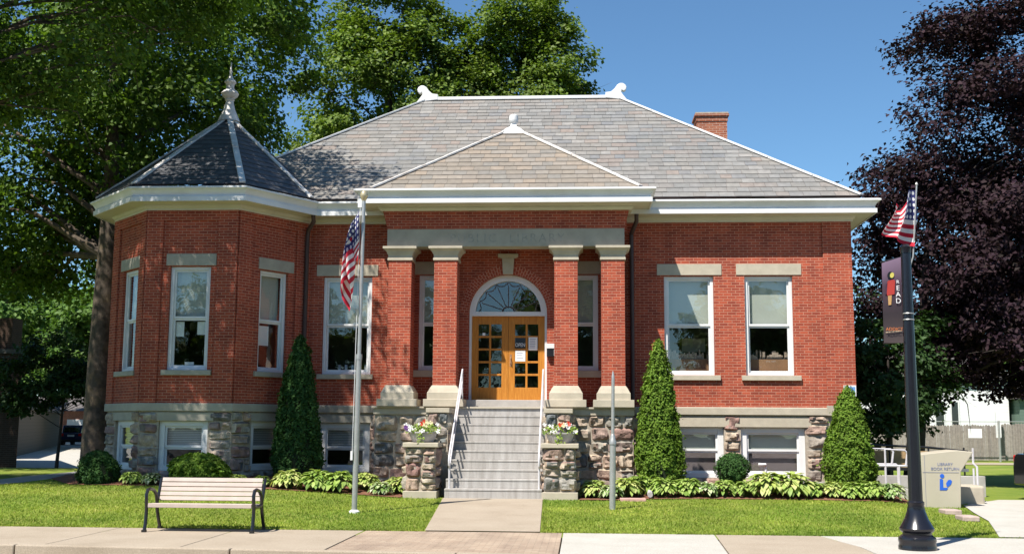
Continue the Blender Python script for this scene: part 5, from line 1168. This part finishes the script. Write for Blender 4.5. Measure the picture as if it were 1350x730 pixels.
# ------------------------------------------------------------------ street lamp
LX, LY = 4.745, 16.62
lp = thing('street_lamp_post', 'black fluted street post with bell base on the right sidewalk', 'lamp post', (LX, LY, 0.004))
mb = MB(); mb.lathe(LX, LY, [(0.262, 0.004), (0.262, 0.05), (0.25, 0.09), (0.262, 0.13), (0.255, 0.17), (0.215, 0.205), (0.20, 0.215), (0.20, 0.24), (0.235, 0.27), (0.24, 0.30), (0.21, 0.35), (0.165, 0.43), (0.13, 0.53), (0.112, 0.62), (0.118, 0.64), (0.118, 0.665), (0.10, 0.68)], 32)
mb.build('base', M['lamp_black'], lp, smooth=True)
mb = MB(); prof = []; nf = 36; rings = [0.68, 1.5, 2.5, 3.5, 4.30]; vs = []; fs = []
for j, z in enumerate(rings):
    R0 = 0.098 - 0.030 * (z - .68) / 3.6
    for k in range(nf): a = 2 * math.pi * k / nf; rr = R0 * (1 - .05 * (k % 3 == 0)); vs.append((LX + rr * math.cos(a), LY + rr * math.sin(a), z))
for j in range(len(rings) - 1):
    for k in range(nf): a = j * nf + k; b = j * nf + (k + 1) % nf; fs.append((a, b, b + nf, a + nf))
fs.append(tuple((len(rings) - 1) * nf + k for k in range(nf))); mb.add(vs, fs); mb.lathe(LX, LY, [(.075, 4.25), (.078, 4.30), (.085, 4.34), (.05, 4.38)], 20)
mb.build('shaft', M['lamp_black'], lp, smooth=True)
mb = MB(); mb.tube([(LX + .02, LY, 3.95), (LX + .10, LY - .02, 4.2), (LX + .19, LY - .03, 5.26)], 0.012, 8); mb.lathe(LX + .19, LY - .03, [(.012, 5.25), (.022, 5.27), (.012, 5.30)], 8); mb.tube([(LX, LY, 3.95), (LX + .05, LY, 3.95)], .02, 8); mb.build('flag_staff', M['steel'], lp, smooth=True)
for z in (3.27, 3.36):
    mb = MB(); mb.lathe(LX, LY, [(.083, z - .008), (.087, z), (.083, z + .008)], 20); mb.build('band', M['steel'], lp, smooth=True)
def flag2(u, v):                                   # bunched flag from the tilted staff
    zt = 5.20 - (1 - v) * 0.86; x0 = LX + .185 - (1 - v) * .07
    s = u * 1.0
    x = x0 - .44 * u ** .72 * (1 - .22 * v) + .03 * math.sin(u * 12 + v * 3); z = zt - s * (.66 * v + .02) + .20 * math.sin(min(1, u * 1.25) * math.pi) * (.9 * (1 - u) * v) + .22 * u * (1 - v)
    if u > .55: z += (u - .55) * 1.0 * v
    return (x, LY - .07 + .09 * math.sin(u * 9 + v * 2) + .03 * math.sin(v * 8), z)
tag(cloth('flag', flag2, 48, 30, FLM), 'bunched stars and stripes flag on top of the black street post', 'flag', 'american flags')
# banner
bn = thing('street_banner', 'dark purple READ banner hung on the left of the black street post', 'banner', (4.50, LY, 2.9))
def bm():
    m, n, l, b = newmat('banner_fabric'); uv = n.new('ShaderNodeUVMap'); uv.uv_map = 'UVMap'; sp = n.new('ShaderNodeSeparateXYZ'); l.new(uv.outputs[0], sp.inputs[0])
    r = ramp(n, [(0.0, (0.06, 0.042, 0.04)), (0.35, (0.022, 0.013, 0.016)), (0.7, (0.055, 0.028, 0.045)), (1.0, (0.20, 0.13, 0.19))]); l.new(sp.outputs[1], r.inputs[0]); l.new(r.outputs[0], b.inputs['Base Color']); b.inputs['Roughness'].default_value = .7; return m
BX0, BX1 = 4.385, 4.665
def ban(u, v, off=0): return (BX0 + (BX1 - BX0) * u - .01 * (1 - v), LY - .03 + .005 * math.sin(u * 4 + v * 4) - off, 2.93 + 1.17 * v + .09 * u * v)
cloth('cloth', ban, 10, 24, bm(), bn)
def onban(name, pts, mat, z=0.004):
    mb = MB(); n = len(pts); P = [ban(u, v, z * 2.2) for u, v in pts]; mb.add(P, [tuple(range(n))]); mb.build(name, mat, bn, fixn=False)
def disc(cu, cv, ru, rv, n=14): return [(cu + ru * math.cos(6.2832 * i / n), cv + rv * math.sin(6.2832 * i / n)) for i in range(n)]
onban('printed_hair', disc(.40, .82, .14, .045), M['black'], .004); onban('printed_face', disc(.50, .815, .11, .033), plain('yellow_print', (.55, .48, .10), .7), .006)
onban('printed_shirt', [(.22, .58), (.60, .58), (.66, .74), (.56, .76), (.30, .76), (.18, .72)], plain('red_print', (.38, .035, .025), .7), .005)
onban('printed_sleeve', [(.12, .60), (.20, .60), (.26, .74), (.16, .72)], M['banner_dk'] if 'banner_dk' in M else plain('dark_print', (.05, .02, .04), .7), .006)
onban('printed_legs', [(.28, .46), (.42, .46), (.46, .575), (.26, .575)], plain('tan_print', (.45, .26, .10), .7), .005)
for i, ch_ in enumerate('READ'):
    u, v = .78, .70 - i * .075 - (.0 if i == 0 else .008); s = .07 if i == 0 else .105
    p = ban(u, v, .02); text(ch_, s, p, M['fl_white'], bn, 'lettering', .001)
p = ban(.52, .145, .045); text('ADDICT', .066, p, plain('orange_print', (.55, .16, .04), .7), bn, 'lettering', .001)
onban('underline', [(.1, .125), (.9, .135), (.9, .145), (.1, .135)], plain('cream_print', (.5, .38, .25), .7), .006)
mb = MB(); mb.tube([(BX0 - .01, LY, 4.12), (LX - .05, LY, 4.19)], .011, 8); mb.tube([(BX0 - .01, LY, 2.925), (LX - .05, LY, 2.95)], .011, 8); mb.build('bracket', M['black'], bn, smooth=True)

# ------------------------------------------------------------------ bench
bc = thing('park_bench', 'bench with pinkish slats and black iron ends on the sidewalk at left', 'bench', (-6.1, 18.1, 0.004))
bx0, bx1, by = -6.95, -5.21, 17.83
mb = MB()
for k in range(5): y = by + .02 + k * .092; mb.box(bx0 + .03, bx1 - .03, y, y + .084, .415 - .006 * k, .45 - .006 * k)
mb.box(bx0 + .03, bx1 - .03, by - .012, by + .018, .385, .45)
mb.build('seat', M['bench'], bc, bevel=.006)
mb = MB()
for k in range(5):
    s = k / 4; y = by + .50 + .10 * s; z = .50 + .295 * s
    mb.bar((bx0 + .03, y, z), (bx1 - .03, y, z), .03, .066, (0, .32, 1))
mb.build('backrest', M['bench'], bc, bevel=.005)
for x in (bx0, bx1):
    mb = MB(); r = .029
    mb.tube([(x, by - .03, 0.03), (x, by + .0, .12), (x, by + .02, .28), (x, by + .02, .40), (x, by + .0, .50), (x, by - .01, .58), (x, by + .04, .655), (x, by + .14, .67), (x, by + .30, .64), (x, by + .42, .56), (x, by + .46, .44), (x, by + .49, .30), (x, by + .58, .12), (x, by + .64, 0.03)], r, 8)
    mb.tube([(x, by + .02, .40), (x, by + .22, .385), (x, by + .46, .40)], r * .9, 8); mb.tube([(x, by + .46, .42), (x, by + .55, .62), (x, by + .63, .82)], r * .9, 8)
    mb.box(x - .03, x + .03, by - .08, by + .0, .006, .04); mb.box(x - .03, x + .03, by + .60, by + .68, .006, .04)
    mb.build('end_frame', M['black'], bc, smooth=True)

# ------------------------------------------------------------------ book return and ramp
br = thing('book_return', 'beige metal library book return box with blue reader logo on right lawn', 'book return', (7.6, 25.0, 0.05))
mb = MB(); mb.prism([(7.17, 0.0), (7.955, 0.0), (7.985, .80), (8.26, 1.22), (7.93, 1.255), (7.17, 1.165)], 24.6, 25.35); mb.build('cabinet', M['return_box'], br, bevel=.015)
mb = MB(); mb.box(7.99, 8.2, 24.75, 25.2, .80, .86); mb.build('slot_lip', M['steel'], br)
mb = MB(); mb.box(7.19, 7.94, 24.594, 24.598, .785, .79); mb.box(7.235, 7.24, 24.594, 24.598, .03, 1.14); mb.build('panel_seam', M['letter_blue'], br)
mb = MB(); mb.box(7.15, 7.99, 24.58, 25.37, -.03, .035); mb.build('base', M['concrete'], br)
text('LIBRARY', .085, (7.66, 24.595, .93), M['letter_blue'], br, 'lettering', .001); text('BOOK RETURN', .085, (7.66, 24.595, .835), M['letter_blue'], br, 'lettering', .001)
FB = ((0, 24.6, 0), (1, 0), (0, -1)); lx, lz = 7.50, 0.44
mb = MB(FB); mb.prism([(lx + .09 + .045 * math.cos(6.283 * i / 16), lz + .275 + .045 * math.sin(6.283 * i / 16)) for i in range(16)], .002, .008)
mb.prism([(lx + .03, lz - .02), (lx + .17, lz - .02), (lx + .20, lz + .02), (lx + .19, lz + .035), (lx + .105, lz + .03), (lx + .105, lz + .20), (lx + .085, lz + .215), (lx + .04, lz + .215)], .002, .008)
mb.prism([(lx + .175, lz + .06), (lx + .20, lz + .045), (lx + .265, lz + .10), (lx + .29, lz + .17), (lx + .26, lz + .20), (lx + .21, lz + .19), (lx + .165, lz + .12)], .002, .008)
mb.build('reader_logo', M['logo_blue'], br)
rp = thing('access_ramp', 'concrete access ramp with pale pipe railings behind the book return', 'ramp', (8.0, 27.5, 0.05))
mb = MB(); mb.prism([(6.75, 0.0), (9.3, 0.0), (9.3, .06), (6.75, .42)], 26.9, 28.3); mb.box(7.2, 9.9, 28.7, 28.9, 0, .55); mb.build('slab', M['concrete'], rp, bevel=.01)
mb = MB(); mb.box(8.28, 8.86, 25.75, 26.5, 0.0, .46); mb.build('end_block', M['limestone'], rp, bevel=.05)
mb = MB(); r = .025
for y in (27.0, 28.2):
    mb.tube([(6.85, y, .84), (7.62, y, .84), (7.66, y, .80), (7.66, y, .30)], r); mb.tube([(7.05, y, .36), (7.05, y, 1.22), (7.50, y, 1.20), (7.56, y, 1.14), (7.52, y, .86)], r); mb.tube([(7.36, y, .3), (7.36, y, .84)], r)
mb.tube([(8.93, 26.4, .20), (8.93, 26.4, .85), (9.12, 27.2, .90), (9.12, 27.2, 1.26)], r); mb.tube([(9.02, 26.9, .1), (9.02, 26.9, .8)], r)
mb.build('railing', M['rail_white'], rp, smooth=True)
mb = MB(); mb.tube([(6.9, 30.2, 1.30), (9.0, 30.2, 1.22), (10.0, 30.2, 1.12)], .03); mb.box(6.9, 9.0, 30.16, 30.24, .62, .70)
for x in (7.0, 8.0, 9.0, 9.9): mb.tube([(x, 30.2, .1), (x, 30.2, 1.22)], .025)
mb.build('dark_railing', M['black'], rp, smooth=True)
mb = MB(); mb.box(6.75, 9.1, 30.4, 30.5, .62, 1.12); mb.build('timber_panel', plain('tan_boards', (0.36, 0.24, 0.12), .8, .25, 4), rp)

# ------------------------------------------------------------------ fences
wf = thing('wooden_fence', 'grey weathered picket fence across the back of the right lot', 'fence', (20, 62, 0))
mb = MB(); x = 8.0
while x < 34:
    h = 1.86 + random.uniform(-.04, .04) + (.08 if x > 22.2 else 0); w = .13; lx_ = random.uniform(-.006, .006)
    mb.add([(x, 62, .05), (x + w, 62, .05), (x + w + lx_, 62, h), (x + w / 2 + lx_, 62, h + .06), (x + lx_, 62, h), (x, 62.03, .05), (x + w, 62.03, .05), (x + w + lx_, 62.03, h), (x + w / 2 + lx_, 62.03, h + .06), (x + lx_, 62.03, h)],
           [(0, 1, 2, 3, 4), (9, 8, 7, 6, 5), (0, 5, 6, 1), (1, 6, 7, 2), (2, 7, 8, 3), (3, 8, 9, 4), (4, 9, 5, 0)]); x += w + .012
mb.build('pickets', M['fence'], wf, fixn=False)
mb = MB()
for z in (.45, 1.5): mb.box(8, 34, 62.035, 62.08, z, z + .09)
mb.build('rails', M['fence'], wf)
cf = thing('chain_link_fence', 'thin chain link fence with tall steel posts before the wooden fence', 'fence', (20, 61, 0))
mb = MB(); mb.tube([(13, 61, 2.08), (30, 61, 2.10)], .022, 6); mb.build('top_rail', M['steel'], cf)
for x in (13, 17.85, 21.85, 26, 30): mb = MB(); mb.tube([(x, 61, 0), (x, 61, 2.14)], .045 if x != 21.85 else .06, 8); mb.build('post', M['steel'], cf)
mb = MB(); mb.box(20.25, 20.95, 60.93, 60.96, 1.24, 1.72); tag(mb.build('fence_sign', M['paper']), 'blank cream rectangular sign on the back fence', 'sign')
mb = MB(); mb.box(21.9, 22.15, 61.5, 61.6, 1.25, 2.6); tag(mb.build('white_pipe', M['white']), 'tall white panel behind fence post near the right edge', 'panel')

# ------------------------------------------------------------------ background houses
def house(name, label, x0, x1, y0, y1, h, roof_h, wm, wins, cat='house', doors=()):
    t = thing(name, label, cat, ((x0 + x1) / 2, y0, 0)); fr = ((0, y0, 0), (1, 0), (0, -1))
    mb = MB(); mb.box(x0, x1, y0, y1, -1, h); mb.build('wall', M[wm], t, uv=True)
    mb = MB(); e = .35; xm = (y0 + y1) / 2
    mb.add([(x0 - e, y0 - e, h), (x1 + e, y0 - e, h), (x1 + e, y1 + e, h), (x0 - e, y1 + e, h), (x0 - e, xm, h + roof_h), (x1 + e, xm, h + roof_h)], [(0, 1, 5, 4), (3, 4, 5, 2), (0, 4, 3), (1, 2, 5), (0, 3, 2, 1)]); mb.build('roof', M['shingle'], t)
    for a, b, c, d in wins:
        mb = MB(fr); mb.box(a - .1, b + .1, .0, .05, c - .1, d + .1); w = mb.build('window', M['white'], t); mb = MB(fr); mb.box(a, b, .051, .06, c, d); mb.build('pane', M['car_glass'], w)
    for a, b, c, d in doors:
        mb = MB(fr); mb.box(a, b, .0, .06, c, d); mb.build('garage_door', M['white'], t, bevel=.02)
        m2 = MB(fr)
        for k in range(1, 5): z = c + (d - c) * k / 5; m2.box(a + .02, b - .02, .061, .066, z - .01, z + .01)
        m2.build('door_seam', M['siding_grey'], t)
    return t
house('white_house', 'white sided house behind the fence seen above the book return', 15.6, 21.9, 76, 84, 4.6, 2.4, 'siding_white', [(17.2, 18.0, 1.6, 3.2), (19.6, 20.3, 1.8, 3.2)])
house('white_house', 'white house behind the fence seen right of the street post', 22.2, 27.2, 74, 84, 4.8, 2.4, 'siding_white', [(22.6, 23.1, 1.6, 3.4), (23.6, 24.0, 1.6, 3.4)])
house('green_shed', 'dark green shed behind the fence at the right edge', 27.5, 31.5, 73, 80, 3.6, 1.2, 'siding_green', [(28.4, 28.9, 1.8, 3.1)], 'shed')
house('garage', 'orange brick garage with white door far down the left driveway', -47, -40.9, 92, 100, 2.75, 1.4, 'brick_orange', [], 'garage', [(-42.95, -41.35, -.6, 2.05)])
t = thing('brown_building', 'dark brown brick building cut by the left picture edge', 'building', (-26, 38, 0))
mb = MB(); mb.prism([(-19.4, 37.9), (-25.6, 48.5), (-38, 48.5), (-32, 37.9)], -.3, 4.1, 'xy'); mb.build('wall', M['brick_brown'], t, uv=True)
mb = MB(); mb.prism([(-19.3, 37.8), (-25.5, 48.6), (-38.1, 48.6), (-32.1, 37.8)], 4.105, 4.25, 'xy'); mb.build('parapet_cap', M['shingle'], t)
mb = MB(); mb.box(-20.75, -20.05, 38.3, 39.0, 4.26, 5.38); tag(mb.build('brown_chimney', M['brick_brown'], uv=True), 'square brown brick chimney at the left picture edge', 'chimney')
t = thing('tan_outbuilding', 'long tan outbuilding lining the left driveway behind the thin tree', 'outbuilding', (-33, 60, 0))
mb = MB(); mb.prism([(-27.2, 52), (-39.8, 84), (-46, 84), (-34, 52)], -.6, 2.45, 'xy'); mb.build('wall', M['siding_tan'], t)
mb = MB(); mb.prism([(-27.0, 51.7), (-39.6, 84.2), (-46.2, 84.2), (-34.2, 51.7)], 2.455, 2.6, 'xy'); mb.build('roof', M['shingle'], t)
mb = MB(); mb.box(-31.8, -29.2, 51.9, 51.97, 0, 1.9); mb.build('garage_door', M['siding_white'], t)

# ------------------------------------------------------------------ cars
def car(name, label, loc, rz, paint, L=4.6, W=1.86, H=1.66, suv=True, group='parked cars'):
    t = thing(name, label, 'car', loc, group); t.rotation_euler = (0, 0, rz); WL[t.name] = (0, 0, 0)
    hl = L / 2
    # body: profile along x (front +x), lofted across the width
    prof = [(-hl, .35), (-hl, .78), (-hl + .05, 1.0), (-hl + .12, 1.08), (hl - 1.25, 1.0), (hl - .35, .90), (hl - .04, .74), (hl, .55), (hl - .02, .32)]
    cab = [(-hl + .12, 1.07), (-hl + .42 if suv else -hl + .9, H), (hl - 2.55, H + .01), (hl - 1.2, 1.0)]
    arch = []
    def loft(pr, secs):
        mb = MB(); m = len(pr); vs = []; fs = []
        for y, k, zk in secs:
            for x, z in pr: vs.append((x * k, y, z * zk))
        for s in range(len(secs) - 1):
            for i in range(m): a = s * m + i; b = s * m + (i + 1) % m; fs.append((a, b, b + m, a + m))
        fs.append(tuple(range(m))); fs.append(tuple((len(secs) - 1) * m + i for i in reversed(range(m)))); mb.add(vs, fs); return mb
    w = W / 2
    loft(prof, [(-w, .965, .985), (-w + .10, .995, 1.0), (0, 1, 1.01), (w - .10, .995, 1.0), (w, .965, .985)]).build('body', M[paint], t, bevel=.04, smooth=True)
    cb = loft(cab, [(-w + .20, .97, .985), (-w + .30, .99, 1), (w - .30, .99, 1), (w - .20, .97, .985)]); cb.build('roof', M[paint], t, bevel=.03, smooth=True)
    mb = MB()
    x0, x1 = (-hl + .42 if suv else -hl + .9), hl - 2.55
    for s in (-1, 1):
        y = s * (w - .195); mb.add([(-hl + .45, y, 1.12), (hl - 1.65, y, 1.08), (x1 - .0, y - s * .002, H - .12), (x0 + .12, y - s * .002, H - .12)], [(0, 1, 2, 3)])
    mb.add([(-hl + .125, -w + .32, 1.12), (-hl + .125, w - .32, 1.12), (x0 - .05, w - .36, H - .14), (x0 - .05, -w + .36, H - .14)], [(0, 1, 2, 3)])
    mb.add([(hl - 1.30, -w + .30, 1.07), (hl - 1.30, w - .30, 1.07), (x1 + .10, w - .34, H - .08), (x1 + .10, -w + .34, H - .08)], [(0, 1, 2, 3)])
    for i in range(len(mb.v)): pass
    mb.build('windows', M['car_glass'], t)
    for sx in (-1, 1):
        for s in (-1, 1):
            cx_, cy_ = sx * (hl - .88), s * (w - .11); m2 = MB(); n = 28; rr = .345
            P = []; 
            def ring(r, y): return [(cx_ + r * math.cos(6.2832 * i / n), y, .345 + r * math.sin(6.2832 * i / n)) for i in range(n)]
            rg = [ring(rr - .03, cy_ - .115), ring(rr, cy_ - .09), ring(rr, cy_ + .09), ring(rr - .03, cy_ + .115)]
            vs = sum(rg, []); fs = [(j * n + i, j * n + (i + 1) % n, (j + 1) * n + (i + 1) % n, (j + 1) * n + i) for j in range(3) for i in range(n)] + [tuple(range(n)), tuple(3 * n + i for i in reversed(range(n)))]
            m2.add(vs, fs); wh = m2.build('wheel', M['tyre'], t, smooth=True)
            m3 = MB(); yo = cy_ + s * .118
            for k in range(7):
                a = 6.2832 * k / 7; m3.bar((cx_, yo, .345), (cx_ + .21 * math.cos(a), yo, .345 + .21 * math.sin(a)), .05, .02, (0, 1, 0))
            m3.tube([(cx_ + .225 * math.cos(6.2832 * i / 24), yo, .345 + .225 * math.sin(6.2832 * i / 24)) for i in range(25)], .018, 6); m3.build('rim', M['alloy'], wh)
    mb = MB()
    for s in (-1, 1): mb.box(-hl - .01, -hl + .12, s * (w - .22) - .14, s * (w - .22) + .14, .82, 1.04)
    mb.build('tail_light', M['tail'], t, bevel=.02)
    mb = MB()
    for s in (-1, 1): mb.box(hl - .20, hl - .02, s * (w - .28) - .16, s * (w - .28) + .16, .66, .80)
    mb.build('headlight', M['alloy'], t, bevel=.02)
    mb = MB(); mb.box(-hl - .015, -hl + .02, -.26, .26, .78, .92); mb.build('number_plate', M['paper'], t)
    mb = MB(); mb.box(-hl - .05, -hl + .08, -w + .1, w - .1, .36, .56); mb.box(hl - .1, hl + .03, -w + .1, w - .1, .32, .48); mb.build('bumper', M['tyre'], t, bevel=.03)
    return t
car('parked_car', 'dark blue suv parked before the far orange brick garage', (-40.3, 88.5, -0.08), R(100), 'car_blue')
car('parked_car', 'white car with red tail light half hidden by the thick maple trunk', (-31.9, 76.3, -0.55), R(92), 'car_white', suv=False, H=1.45)
car('parked_car', 'black car with alloy wheel cut off by the right picture edge', (11.75, 26.0, 0.05), R(-75), 'car_black')
